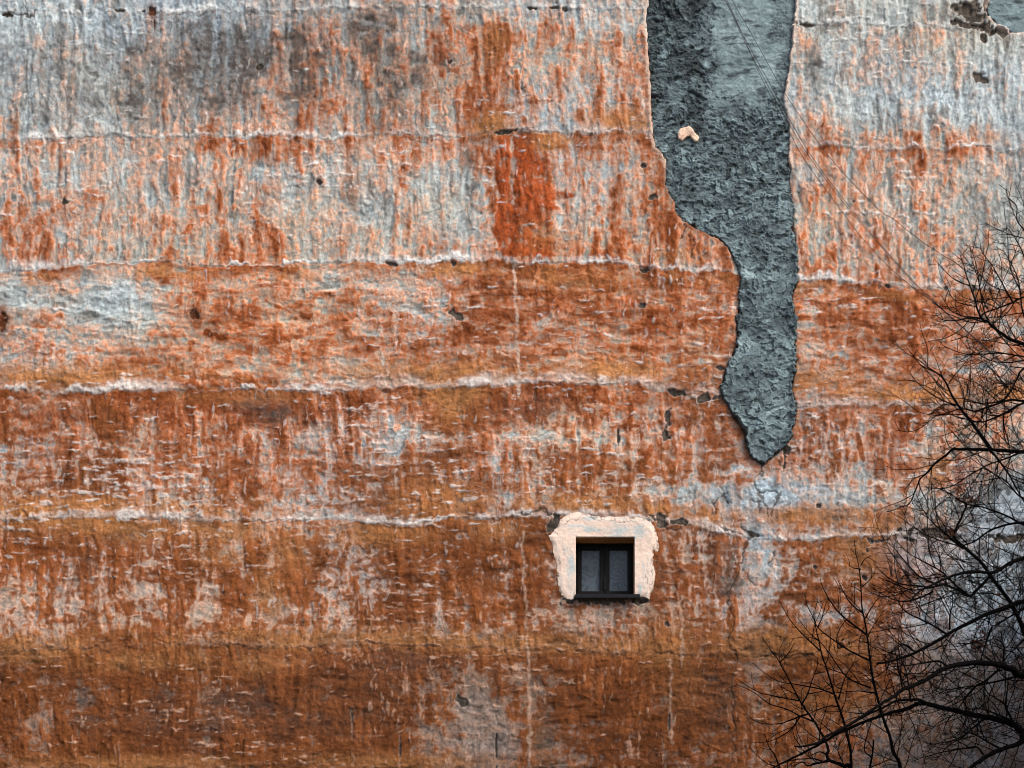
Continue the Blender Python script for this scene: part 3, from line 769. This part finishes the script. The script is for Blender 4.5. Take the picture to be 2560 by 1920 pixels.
    nt.links.new(ml.outputs[0], rp.inputs[0])
    mx = nt.nodes.new("ShaderNodeMix"); mx.data_type = 'RGBA'
    mx.inputs[6].default_value = (.036, .050, .066, 1); mx.inputs[7].default_value = (.078, .100, .124, 1)
    nt.links.new(rp.outputs[0], mx.inputs[0]); nt.links.new(mx.outputs[2], p.inputs["Base Color"])
    p.inputs["Roughness"].default_value = .35
    p.inputs["Specular IOR Level"].default_value = .35
    for i, (gx0, gx1) in enumerate(gl):
        sx0 = x0 + fw + .003 if i == 0 else xm + .0015
        sx1 = xm - .0015 if i == 0 else x1 - fw - .003
        sb, stp = zb + fw + .023, zt - fw - .015
        Q = Boxes()
        Q.box(sx0, gx0, yf - .012, yf + .07, sb, stp).box(gx1, sx1, yf - .012, yf + .07, sb, stp)
        Q.box(gx0, gx1, yf - .012, yf + .07, sb, gb).box(gx0, gx1, yf - .012, yf + .07, gt, stp)
        sash = Q.build("sash", dark, win, .003)
        P = Boxes().box(gx0 - .004, gx1 + .004, yf + .03, yf + .036, gb - .004, gt + .004)
        P.build("pane", glass, sash)
        if i == 1:
            K = Boxes().box(xm - .012, xm + .012, yf - .030, yf - .0125, gb + .02, gb + .18).box(xm - .008, xm + .008, yf - .045, yf - .031, gb + .08, gb + .12)
            K.build("handle", zinc, sash, .003)
    # projecting sill with a turned-down front edge
    sl, sr = at(1438, 0).x, at(1598.5, 0).x
    Sx = Boxes()
    me = bpy.data.meshes.new("sill")
    zs = zb
    prof = [(.29, zs + .045), (-.075, zs + .006), (-.080, zs + .001), (-.080, zs - .045), (-.072, zs - .047), (-.070, zs - .006), (.29, zs + .030)]
    vs = [(sl, y, z) for y, z in prof] + [(sr, y, z) for y, z in prof]
    n = len(prof)
    fs = [(i, (i + 1) % n, n + (i + 1) % n, n + i) for i in range(n)] + [tuple(range(n))[::-1], tuple(range(n, 2 * n))]
    # notch: inside the opening the plate runs back to the frame, outside it stops at the wall
    me.from_pydata(vs, [], fs)
    link_mesh("sill", me, zinc, win)

build_window()

# ------------------------------------------------------------------ rest of the building, added shade wing, ground
def build_shell():
    rend = plain_mat("grey_side_render", (.30, .27, .24), rough=.9, noise=.25, scale=1.2, bump=.4, dist=.01)
    tin = plain_mat("dull_roof_sheet", (.10, .10, .105), rough=.6, noise=.2, scale=2, bump=.1)
    X0, X1 = (-640 - 1280) * S, (3100 - 1280) * S
    ZT = ZC - (-460 - 960) * S
    Boxes().box(X0, X0 + .4, .12, 10, 0, ZT - .05).build("side_wall", rend, building)
    Boxes().box(X1 - .4, X1, .12, 10, 0, ZT - .05).build("side_wall", rend, building)
    Boxes().box(X0 + .4, X1 - .4, 9.6, 10, 0, ZT - .05).build("rear_wall", rend, building)
    me = bpy.data.meshes.new("roof")
    a, b, zr = X0 - .25, X1 + .25, ZT + 2.2
    me.from_pydata([(a,-.2,ZT-.02),(b,-.2,ZT-.02),(b,10.3,ZT-.02),(a,10.3,ZT-.02),(a,5,zr),(b,5,zr)], [], [(0,1,5,4),(2,3,4,5),(1,2,5),(3,0,4),(0,3,2,1)])
    link_mesh("roof", me, tin, building)
    # unseen wing added on the right, out of frame, to shade the lower right corner
    wy0, wx0, wx1, wz = -12.0, 9.25, 16.0, 10.9
    Boxes().box(wx0, wx1, wy0, -.12, 0, wz).build("added_shade_wing", rend, building)
    Boxes().box(wx0 - .3, wx1 + .2, wy0 - .3, -.13, wz + .003, wz + .18).build("roof", tin, building)  # flat roof of the added wing
    wd = plain_mat("dark_window_glass", (.02, .025, .03), rough=.2, noise=.1, bump=0)
    for wy in (-10, -7.2, -4.4):  # windows of the added wing
        for z_ in (2.0, 5.4, 8.8):
            f = Boxes().box(wx0 - .03, wx0 - .003, wy - .6, wy - .52, z_, z_ + 1.7).box(wx0 - .03, wx0 - .003, wy + .52, wy + .6, z_, z_ + 1.7).box(wx0 - .03, wx0 - .003, wy - .52, wy + .52, z_, z_ + .08).box(wx0 - .03, wx0 - .003, wy - .52, wy + .52, z_ + 1.62, z_ + 1.7).build("window", tin, building)
            Boxes().box(wx0 - .012, wx0 - .004, wy - .52, wy + .52, z_ + .08, z_ + 1.62).build("pane", wd, f)
    gm = plain_mat("packed_yard_ground", (.085, .078, .070), rough=.95, noise=.35, scale=.8, bump=.5, dist=.02)
    me = bpy.data.meshes.new("ground")
    R = 600
    me.from_pydata([(-R,-R,0),(R,-R,0),(R,R,0),(-R,R,0)], [], [(0,1,2,3)])
    tag(link_mesh("ground", me, gm), kind="structure")
build_shell()

# ------------------------------------------------------------------ cables
def tube(polys, sides_of=lambda r: 5):
    """polys: list of (points Nx3, radii N) -> one mesh's verts, quads"""
    V, Q = [], []; base = 0
    for P, Rr in polys:
        P = np.asarray(P, np.float32); Rr = np.asarray(Rr, np.float32)
        n = len(P); k = sides_of(float(Rr[0]))
        T = np.gradient(P, axis=0); T /= np.linalg.norm(T, axis=1)[:, None] + 1e-9
        ref = np.array([.13, 1.0, .21], np.float32); ref /= np.linalg.norm(ref)
        A = np.cross(T, ref); A /= np.linalg.norm(A, axis=1)[:, None] + 1e-9
        Bv = np.cross(T, A)
        ang = np.arange(k) * 2 * math.pi / k
        ring = P[:, None, :] + Rr[:, None, None] * (np.cos(ang)[None, :, None] * A[:, None, :] + np.sin(ang)[None, :, None] * Bv[:, None, :])
        V.append(ring.reshape(-1, 3))
        i = np.arange(n - 1)[:, None] * k; j = np.arange(k)[None, :]; j2 = (j + 1) % k
        Q.append((base + np.stack([i + j, i + j2, i + k + j2, i + k + j], -1)).reshape(-1, 4))
        base += n * k
    return np.concatenate(V), np.concatenate(Q)

def spline(pts, n=8):
    P = np.asarray(pts, np.float32); P = np.vstack([2 * P[0] - P[1], P, 2 * P[-1] - P[-2]])
    out = []
    for i in range(1, len(P) - 2):
        t = np.linspace(0, 1, n, endpoint=False)[:, None]
        a, b, c, d = P[i - 1], P[i], P[i + 1], P[i + 2]
        out.append(.5 * (2 * b + (c - a) * t + (2 * a - 5 * b + 4 * c - d) * t ** 2 + (3 * b - a - 3 * c + d) * t ** 3))
    out.append(P[-2][None])
    return np.vstack(out)

cable_m = plain_mat("black_cable_sheath", (.012, .012, .014), rough=.6, noise=.2, scale=30, bump=0)
def z3(x, y): return (1560 + x * .4521, y * .4521)
def r1(x, y): return (2160 + x * .2411, 460 + y * .2411)
CABLES = [
 ("thin black cable nearest the upper right, running highest across the wall", [z3(560,-60), z3(597,0), z3(740,250), z3(893,520), z3(1130,860), z3(1400,1150), r1(300,360), r1(620,610), r1(960,825), r1(1300,1040), r1(1700,1260)]),
 ("thin black cable, upper strand of the close twin pair crossing the grey patch", [z3(520,-60), z3(563,0), z3(645,170), z3(700,268), z3(920,668), z3(1050,882), z3(1252,1150), r1(120,565), r1(400,880), r1(570,1065), r1(700,1190), r1(920,1390), r1(1300,1730)]),
 ("thin black cable, lower strand of the close twin pair crossing the grey patch", [z3(512,-60), z3(558,0), z3(640,172), z3(692,280), z3(905,672), z3(1040,888), z3(1246,1160), r1(110,572), r1(392,890), r1(555,1066), r1(690,1196), r1(915,1396), r1(1290,1730)]),
 ("thin black cable, lowest of those leaving the grey patch towards the bare tree", [z3(548,-60), z3(570,0), z3(660,200), z3(760,430), z3(900,700), z3(1010,900), z3(1250,1230), r1(0,580), r1(240,840), r1(480,1050), r1(720,1230), r1(925,1402), r1(1280,1730)]),
]
for i, (lab, pts) in enumerate(CABLES):
    P = spline(pts, 10)
    n = len(P)
    dep = -np.linspace(.5, 2.4, n) - .12 * i
    W = np.array([at(px, py, d) for (px, py), d in zip(P, dep)])
    # carried on beyond the picture to fixing points
    W = np.vstack([W[0] + (W[0] - W[3]) * 9, W, W[-1] + (W[-1] - W[-4]) * 12])
    V, Q = tube([(W, np.full(len(W), .0036))], lambda r: 6)
    tag(link_mesh("cable", fast_mesh("cable", V, Q), cable_m), lab, "cable", "cables strung across the wall")

# ------------------------------------------------------------------ bare trees
bark = plain_mat("dark_wet_bark", (.0045, .0040, .0038), rough=.95, noise=.4, scale=22, bump=.6, dist=.01, spec=.02)
leaf_m = plain_mat("withered_leaf", (.10, .035, .015), rough=.8, noise=.3, scale=30, bump=0)
def R_(ox, oy, k): return lambda *p: [(ox + x * k, oy + y * k) for x, y in p]
a1, a2, a3, a4, a5 = R_(2160,460,.2411), R_(2160,800,.2411), R_(2160,1120,.2411), R_(1840,1320,.2411), R_(2160,1420,.2411)
a6, a7 = R_(1840,1640,.16878), R_(2200,1640,.16878)
# (tree, start width px, end width px, pixel path from thick end to tip)
LIMBS = [
 ("R", 17, 4.5, [(2960,1830),(2760,1720)] + a7((2133,290),(1960,200),(1780,140),(1500,100),(1200,120),(940,190),(760,300),(560,410),(350,490),(240,570),(130,640),(0,720)) + a6((1700,1000),(1330,1200),(1190,1290),(1000,1340),(880,1345))),
 ("R", 19, 4, [(2960,2100),(2720,2000)] + a7((2200,1290),(2120,1150),(2000,1030),(1750,940),(1500,890),(1200,830),(900,760),(620,700),(350,790),(60,870)) + a6((1640,1090),(1320,1260),(1100,1380),(860,1500),(560,1650))),
 ("R", 8, 3, a7((700,700),(560,645),(420,650),(250,665),(60,760)) + a6((1990,850),(1700,1010),(1500,1110))),
 ("R", 14, 8, [(2960,1780),(2700,1760)] + a7((2133,1240),(1850,1360),(1600,1470),(1440,1570),(1330,1659),(1150,1800))),
 ("R", 14, 5, [(2960,1500),(2740,1480)] + a5((1659,345),(1500,400),(1300,470),(1150,540),(900,670),(700,790),(500,890),(300,960),(130,990))),
 ("R", 13, 4, [(2960,1760),(2720,1700)] + a5((1720,740),(1640,590),(1550,420),(1480,300),(1330,110)) + a3((1220,1190),(1050,1040),(940,930),(960,830),(1010,720),(1055,620),(1060,560))),
 ("R", 12, 3.5, [(2960,1440),(2720,1350)] + a3((1659,1140),(1500,1200),(1350,1290),(1180,1280),(1050,1290),(900,1330),(750,1400),(560,1500),(480,1600)) ),
 ("R", 8, 1.8, a3((1320,1310),(1150,1490),(1090,1540),(950,1460),(820,1420),(700,1445),(500,1470),(300,1400),(150,1340))),
 ("R", 10, 1.8, [(2960,1160),(2740,1130)] + a2((1659,1365),(1320,1345),(1000,1340),(920,1340),(850,1400),(740,1480),(640,1600)) + a3((590,310),(540,420),(480,560),(400,610),(230,660))),
 ("R", 9, 1.4, a2((1320,1345),(1180,1150),(1100,1040),(1000,920),(940,830),(830,620),(760,550),(610,480),(540,410),(440,280))),
 ("R", 4, 1.2, a2((960,880),(880,860),(740,790),(620,710),(540,630),(460,520))),
 ("R", 3, 1.2, a2((890,730),(820,710),(720,600),(600,480))),
 ("R", 11, 1.5, [(2960,1000),(2740,920)] + a2((1659,250),(1500,190),(1380,110),(1290,20)) + a1((1220,1390),(1150,1200),(1100,1060),(1040,870),(1000,730))),
 ("R", 4, 1.2, a1((1240,1395),(1100,1390),(950,1415),(820,1410),(740,1350))),
 ("R", 3.5, 1.2, a1((1270,1440),(1130,1400),(1000,1360),(900,1310),(830,1200),(800,1160))),
 ("R", 4, 1.2, a1((1330,1490),(1250,1330),(1200,1060),(1160,820),(1100,650))),
 ("R", 6, 1.6, [(2960,760),(2720,690)] + a1((1659,1170),(1540,1230),(1350,1300),(1200,1370),(1080,1560),(900,1630))),
 ("R", 5, 1.2, a1((1700,1500),(1640,1300),(1600,1000),(1500,780),(1440,680))),
 ("R", 4, 1.2, a1((1540,1230),(1450,1060),(1350,880),(1250,740),(1210,650))),
 ("R", 4, 1.2, a1((1700,1000),(1660,760),(1590,600),(1500,470),(1455,455))),
 ("R", 4, 1.2, a1((1750,700),(1659,480),(1590,380),(1580,230),(1500,140),(1475,55))),
 ("R", 4, 1.2, [(2620,910)] + a2((1659,380),(1400,345),(1150,360),(1000,340),(830,270),(770,200))),
 ("R", 4, 1.3, [(2620,895)] + a2((1659,420),(1500,440),(1350,430),(1230,380),(1080,290))),
 ("R", 6, 1.5, [(2640,1000)] + a2((1659,840),(1500,830),(1300,900),(1150,945),(1020,920),(880,960),(740,1000),(600,1110),(470,1160),(330,1140))),
 ("R", 6, 1.5, [(2640,990)] + a2((1659,860),(1450,970),(1250,1050),(1100,1040),(900,980),(760,880),(660,790))),
 ("R", 6, 1.5, [(2640,860)] + a2((1659,500),(1600,590),(1530,720),(1440,830),(1300,860),(1150,860),(1040,800),(970,560))),
 ("R", 5, 1.5, [(2640,1120)] + a3((1659,40),(1500,100),(1300,170),(1100,280),(900,400),(740,420),(600,400))),
 ("R", 6, 2, a2((1300,1345),(1370,1420),(1500,1600)) + a3((1560,380),(1650,540),(1740,700))),
 ("R", 5, 1.3, a3((1750,560),(1600,490),(1480,350),(1300,240),(1200,150),(1140,60))),
 ("R", 5, 1.3, a3((1660,800),(1450,690),(1250,620),(1050,570),(900,480),(800,440))),
 ("R", 6, 1.3, a3((1659,770),(1500,790),(1300,860),(1150,960),(1000,1010),(800,960),(620,890),(430,760),(350,700))),
 ("R", 5, 1.2, a3((1030,1050),(860,900),(720,780),(620,650),(540,480))),
 ("R", 6, 1.2, a3((1100,1540),(960,1430),(800,1280),(620,1180),(450,1080),(300,930))),
 ("R", 5, 1.2, a3((760,1420),(560,1320),(440,1190),(330,1060),(245,980))),
 ("R", 5, 1.2, a3((700,1445),(560,1430),(350,1400),(200,1300),(90,1190))),
 ("R", 5, 1.2, a3((720,1490),(560,1560),(380,1590),(200,1520),(40,1410))),
 ("R", 5, 1.4, a5((890,640),(890,500),(920,350),(900,200))),
 ("R", 5, 1.4, a5((850,680),(720,600),(560,520),(420,440),(280,260),(60,160))),
 ("R", 5, 1.4, a5((510,860),(440,800),(360,800),(260,880))),
 ("R", 6, 1.6, a5((1659,420),(1520,500),(1330,600),(1300,500))),
 ("R", 6, 1.4, a5((1330,610),(1270,760),(1230,880),(1190,1000),(1170,1080))),
 ("R", 5, 1.4, a5((1440,980),(1450,820),(1380,740),(1270,750))),
 ("R", 5, 1.4, a5((1659,740),(1560,840),(1480,920),(1440,990))),
 ("R", 6, 2, a5((860,1020),(780,965),(650,980),(450,1010),(230,1030))),
 ("R", 7, 1.6, a7((2000,1030),(1900,850),(1840,710),(1740,640),(1620,560),(1510,430))),
 ("R", 5, 1.4, a7((1860,710),(1890,480),(1900,270))),
 ("R", 6, 1.4, a7((2060,300),(1700,380),(1440,440),(1080,490),(980,600))),
 ("R", 6, 1.4, a7((1780,190),(1560,370),(1400,460),(1200,720),(1000,960),(940,1120))),
 ("R", 6, 1.4, a7((1540,920),(1400,1050),(1200,1220),(1000,1340),(820,1560))),
 ("R", 5, 1.4, a7((1530,1460),(1430,1350),(1250,1370),(950,1420),(640,1500),(450,1570))),
 ("R", 5, 1.4, a7((1760,1360),(1540,1240),(1330,1140),(1100,1240),(700,1330))),
 ("R", 5, 1.4, a7((1960,960),(1700,850),(1560,800),(1390,770),(1300,820))),
 ("R", 5, 1.4, a7((450,640),(430,480),(370,180),(300,0),(260,-140))),
 ("R", 4, 1.4, a7((330,470),(290,260),(240,0),(200,-160))),
 ("B", 11, 1.4, [(2230,2300),(2200,2060)] + a6((1720,1680),(1600,1630),(1480,1580),(1380,1540),(1345,1460),(1370,1400),(1330,1270),(1230,1080),(1130,930),(990,730),(820,420),(720,230),(640,80)) + a4((400,1320),(330,1220),(265,1115))),
 ("B", 8, 1.2, a6((1700,1670),(1705,1480),(1640,1140),(1550,830),(1450,540),(1350,200),(1280,0)) + a4((850,1130),(800,930),(730,770),(725,640))),
 ("B", 11, 1.4, [(2260,2300),(2262,2060)] + a7((300,1659),(200,1430),(150,1200),(30,850)) + a4((1430,1620),(1390,1350),(1350,1050),(1310,830),(1290,500),(1250,280),(1230,120))),
 ("B", 5, 1.2, a4((1360,1110),(1100,910),(980,760),(900,610),(870,520))),
 ("B", 5, 1.4, a4((1400,1380),(1250,1310),(1080,1210),(850,1030),(820,880),(850,720))),
 ("B", 4, 1.2, a4((1320,890),(1180,770),(1090,610),(1060,550))),
 ("B", 4, 1.2, a4((870,1270),(700,1110),(560,950),(440,740))),
 ("B", 4, 1.3, a4((1400,1659),(1170,1560),(1030,1390),(900,1210),(760,1130),(560,1150))),
 ("B", 3.5, 1.2, a4((1340,940),(1420,800),(1500,700))), ("B", 3, 1.2, a4((1310,610),(1400,520),(1445,440))), ("B", 3, 1.2, a4((1290,390),(1340,320),(1400,285))),
 ("B", 3, 1.2, a4((1290,430),(1210,410),(1170,380))), ("B", 3, 1.2, a4((1300,660),(1220,610),(1160,600))),
 ("B", 3, 1.2, a4((850,1030),(900,900),(940,770),(990,720))), ("B", 3.5, 1.2, a4((460,1390),(540,1300),(610,1190))),
 ("B", 3.5, 1.2, a6((930,665),(600,600),(350,540),(150,430),(0,330))),
 ("B", 4.5, 1.2, a6((1060,865),(950,890),(780,960),(600,1010),(350,990),(200,900),(70,730))),
 ("B", 4, 1.2, a6((1140,965),(950,890),(760,790),(500,710),(300,560),(100,460),(0,410))),
 ("B", 4, 1.2, a6((1450,560),(1250,490),(1000,440),(820,410),(620,370),(450,270),(240,100))),
 ("B", 4, 1.4, a6((2060,550),(1800,520),(1470,540))),
 ("B", 4, 1.2, a6((980,710),(1060,560),(1140,330),(1200,150),(1215,0))),
 ("B", 4, 1.2, a6((1520,640),(1580,420),(1650,250),(1760,80))),
 ("B", 4, 1.2, a6((950,900),(820,1080),(650,1200),(450,1270),(220,1280))),
 ("B", 6, 2.5, a6((1380,1545),(1200,1590),(1060,1620),(980,1570),(850,1640))), ("B", 4, 2, a6((1330,1450),(1240,1420),(1130,1465))),
 ("B", 4, 1.3, a6((1520,745),(1380,745),(1200,800),(1060,865))),
 ("B", 6, 4, [(2150,2060)] + a6((1980,1659),(2020,1450),(2040,1240))),
 ("B", 4, 1.3, a6((2010,1500),(1900,1370),(2010,950),(2050,830))),
 ("B", 5, 1.6, [(1990,2000)] + a6((650,1659),(580,1480),(490,1340),(430,1180))),
 ("B", 4, 1.3, a6((1290,1560),(1160,1525),(900,1530),(700,1590),(540,1659))),
]
rt = random.Random(21)
DEP = {"R": -7.0, "B": -6.0}
built = []          # (tree, pixels Nx2, depth N, radius px N)
for tr, w0, w1, pts in LIMBS:
    P = spline(pts, 6); n = len(P)
    best = None
    for (t2, P2, d2, r2_) in built:
        if t2 != tr: continue
        dd = np.hypot(P2[:, 0] - P[0, 0], P2[:, 1] - P[0, 1]); k = int(dd.argmin())
        if dd[k] < 26 and (best is None or dd[k] < best[0]): best = (dd[k], d2[k])
    d0 = best[1] if best else DEP[tr] + (0 if P[0, 0] > 2900 or P[0, 1] > 2200 else rt.uniform(-.8, .8))
    span = np.hypot(*(P[-1] - P[0])) * S
    d1 = d0 + rt.uniform(-.45, .45) * span
    s = np.linspace(0, 1, n)
    dep = d0 + (d1 - d0) * s
    wid = 1.08 * (w0 + (w1 - w0) * s ** .8) / 2
    jr = np.array([rt.gauss(0, 1) for _ in range(n)])
    P = P + np.stack([np.convolve(jr, [.3, .4, .3], 'same'), np.convolve(jr[::-1], [.3, .4, .3], 'same')], 1) * np.minimum(.9, .25 + .05 * w0)
    built.append((tr, P, dep, wid))

def grow(rng, p, d, L, r, level, out, up):
    """one crooked twig from p along d, with side shoots"""
    n = max(4, int(L / .045)); n = min(n, 16)
    st = L / n
    pts = [p.copy()]; q = d / np.linalg.norm(d)
    bend = np.array([rng.gauss(0, .05), rng.gauss(0, .05), rng.gauss(.01, .05)])
    for i in range(n):
        q = q + bend + np.array([rng.gauss(0, .09), rng.gauss(0, .09), rng.gauss(0, .09)]) + np.array([0, 0, up]) * .03
        q /= np.linalg.norm(q)
        pts.append(pts[-1] + q * st)
    pts = np.array(pts)
    rad = np.linspace(r, max(.0018, r * .40), n + 1)
    out.append((pts, rad))
    if level <= 0: return
    side = rng.choice((-1, 1))
    m = max(1, int(L / rng.uniform(.08, .13)))
    for k in range(m):
        i = min(n - 1, max(1, int(n * (.18 + .78 * (k + rng.random() * .7) / m))))
        t = pts[min(i + 1, n)] - pts[i - 1]; t /= np.linalg.norm(t)
        ax = np.cross(t, np.array([rng.gauss(0, .45), 1, rng.gauss(0, .45)])); ax /= np.linalg.norm(ax)
        side = -side
        an = rng.uniform(.55, 1.1)
        dd = t * math.cos(an) + side * ax * math.sin(an) + np.array([0, rng.gauss(0, .35), 0])
        grow(rng, pts[i], dd, L * rng.uniform(.22, .5) * (1 - .4 * k / m), max(.0019, rad[i] * .60), level - 1, out, up)

for tr, label, cat_loc in (("R", "larger bare tree with long dark limbs reaching in from the right edge", (2960, 7.0)),
                           ("B", "smaller bare tree sending upright stems above the bottom edge", (2250, 6.0))):
    base = at(cat_loc[0], 1920, -cat_loc[1]); root = empty("bare_tree", (base.x, base.y, 0))
    tag(root, label, "tree")
    # trunk: from the ground up past the limbs
    depth = DEP[tr]
    rngp = np.random.default_rng(3)
    if tr == "R":
        zt = at(0, 400, depth).z
        Z = np.linspace(-.1, zt, 40)
        T = np.stack([base.x + .10 * np.sin(Z * .5), np.full_like(Z, depth), Z], 1)
        rad = np.interp(Z, [-.1, .3, 1, 4, 9, zt], [.42, .33, .27, .22, .15, .02])
        trunks = [(T, rad * (1 + .05 * rngp.standard_normal(40)))]
    else:
        za = at(0, 2300, depth).z
        c = (at(2230, 2300, depth).x + at(2260, 2300, depth).x) / 2
        Z = np.linspace(-.1, za + .12, 24)
        T = np.stack([c + .05 * np.sin(Z * 1.1), np.full_like(Z, depth), Z], 1)
        trunks = [(T, np.interp(Z, [-.1, .2, 1, za], [.20, .14, .11, .075]))]
    V, Q = tube(trunks, lambda r: 14)
    link_mesh("trunk", fast_mesh("trunk", V, Q), bark, root)
    twigs = []
    for (t2, P, dep, wid) in built:
        if t2 != tr: continue
        W = np.array([at(px, py, d) for (px, py), d in zip(P, dep)])
        k = (DIST + dep) / DIST
        Rr = wid * S * k
        if wid[0] >= 3.2:
            # knobbly bark outline
            W2 = np.repeat(W, 2, 0)[:-1]; W2[1::2] = (W[:-1] + W[1:]) / 2
            R2 = np.interp(np.arange(len(W2)) / 2, np.arange(len(Rr)), Rr)
            R2 = R2 * (1 + np.array([rt.gauss(0, .07) for _ in R2]))
            V, Q = tube([(W2, R2)], lambda r: 9)
            link_mesh("limb", fast_mesh("limb", V, Q), bark, root)
        else:
            twigs.append((W, Rr))
        # shoots
        seg = np.linalg.norm(np.diff(W, axis=0), axis=1); acc = np.concatenate([[0], np.cumsum(seg)])
        tot = acc[-1]; pos = .12; side = 1
        while pos < tot:
            i = min(len(W) - 2, int(np.searchsorted(acc, pos)))
            px, py = P[i]
            if px < 2640 and py < 1990 and i > 0:
                fr = pos / tot
                t = W[i + 1] - W[i - 1]; t /= np.linalg.norm(t)
                ax = np.cross(t, np.array([rt.gauss(0, .4), 1, rt.gauss(0, .4)])); ax /= np.linalg.norm(ax)
                an = rt.uniform(.5, 1.05)
                side = -side if rt.random() < .75 else side
                dd = t * math.cos(an) + side * ax * math.sin(an) + np.array([0, rt.gauss(0, .45), 0])
                big = wid[i] > 1.6
                L = rt.uniform(.35, .95) if big else rt.uniform(.12, .42) * (1.15 - .6 * fr)
                if px < 2230: L *= .62
                grow(rt, W[i], dd, L, (.0056 if big else .0040), 2 if big else 1, twigs, 1.0)
            pos += rt.uniform(.10, .22) * (1.45 if px < 2230 else (.68 if px < 2400 else .55))
    V, Q = tube(twigs, lambda r: 4)
    link_mesh("crown", fast_mesh("crown", V, Q), bark, root)
    # a few withered leaves still hanging
    spots = [(2425,1250,30,10),(2380,1335,22,12),(2455,1590,10,26),(2440,1615,12,14),(2493,1487,5,6)] if tr == "R" else [(2105,1612,16,9)]
    for sx, sy, rx, ry in spots:
        for _ in range(18 if rx > 6 else 4):
            c = at(rt.gauss(sx, rx * .5), rt.gauss(sy, ry * .5), depth + rt.uniform(-.15, .15))
            l = rt.uniform(.02, .045)
            ud = Vector((rt.gauss(0, 1), rt.gauss(0, 1), rt.gauss(0, 1))).normalized()
            vd = ud.cross(Vector((rt.gauss(0, 1), rt.gauss(0, 1), rt.gauss(0, 1)))).normalized()
            nn = ud.cross(vd)
            vs = [c - ud * l, c + vd * l * .45 + nn * l * .3, c + ud * l, c - vd * l * .45 + nn * l * .3, c + nn * l * -.1]
            me = bpy.data.meshes.new("leaf"); me.from_pydata(vs, [], [(0, 1, 4), (1, 2, 4), (2, 3, 4), (3, 0, 4)])
            link_mesh("leaf", me, leaf_m, root)
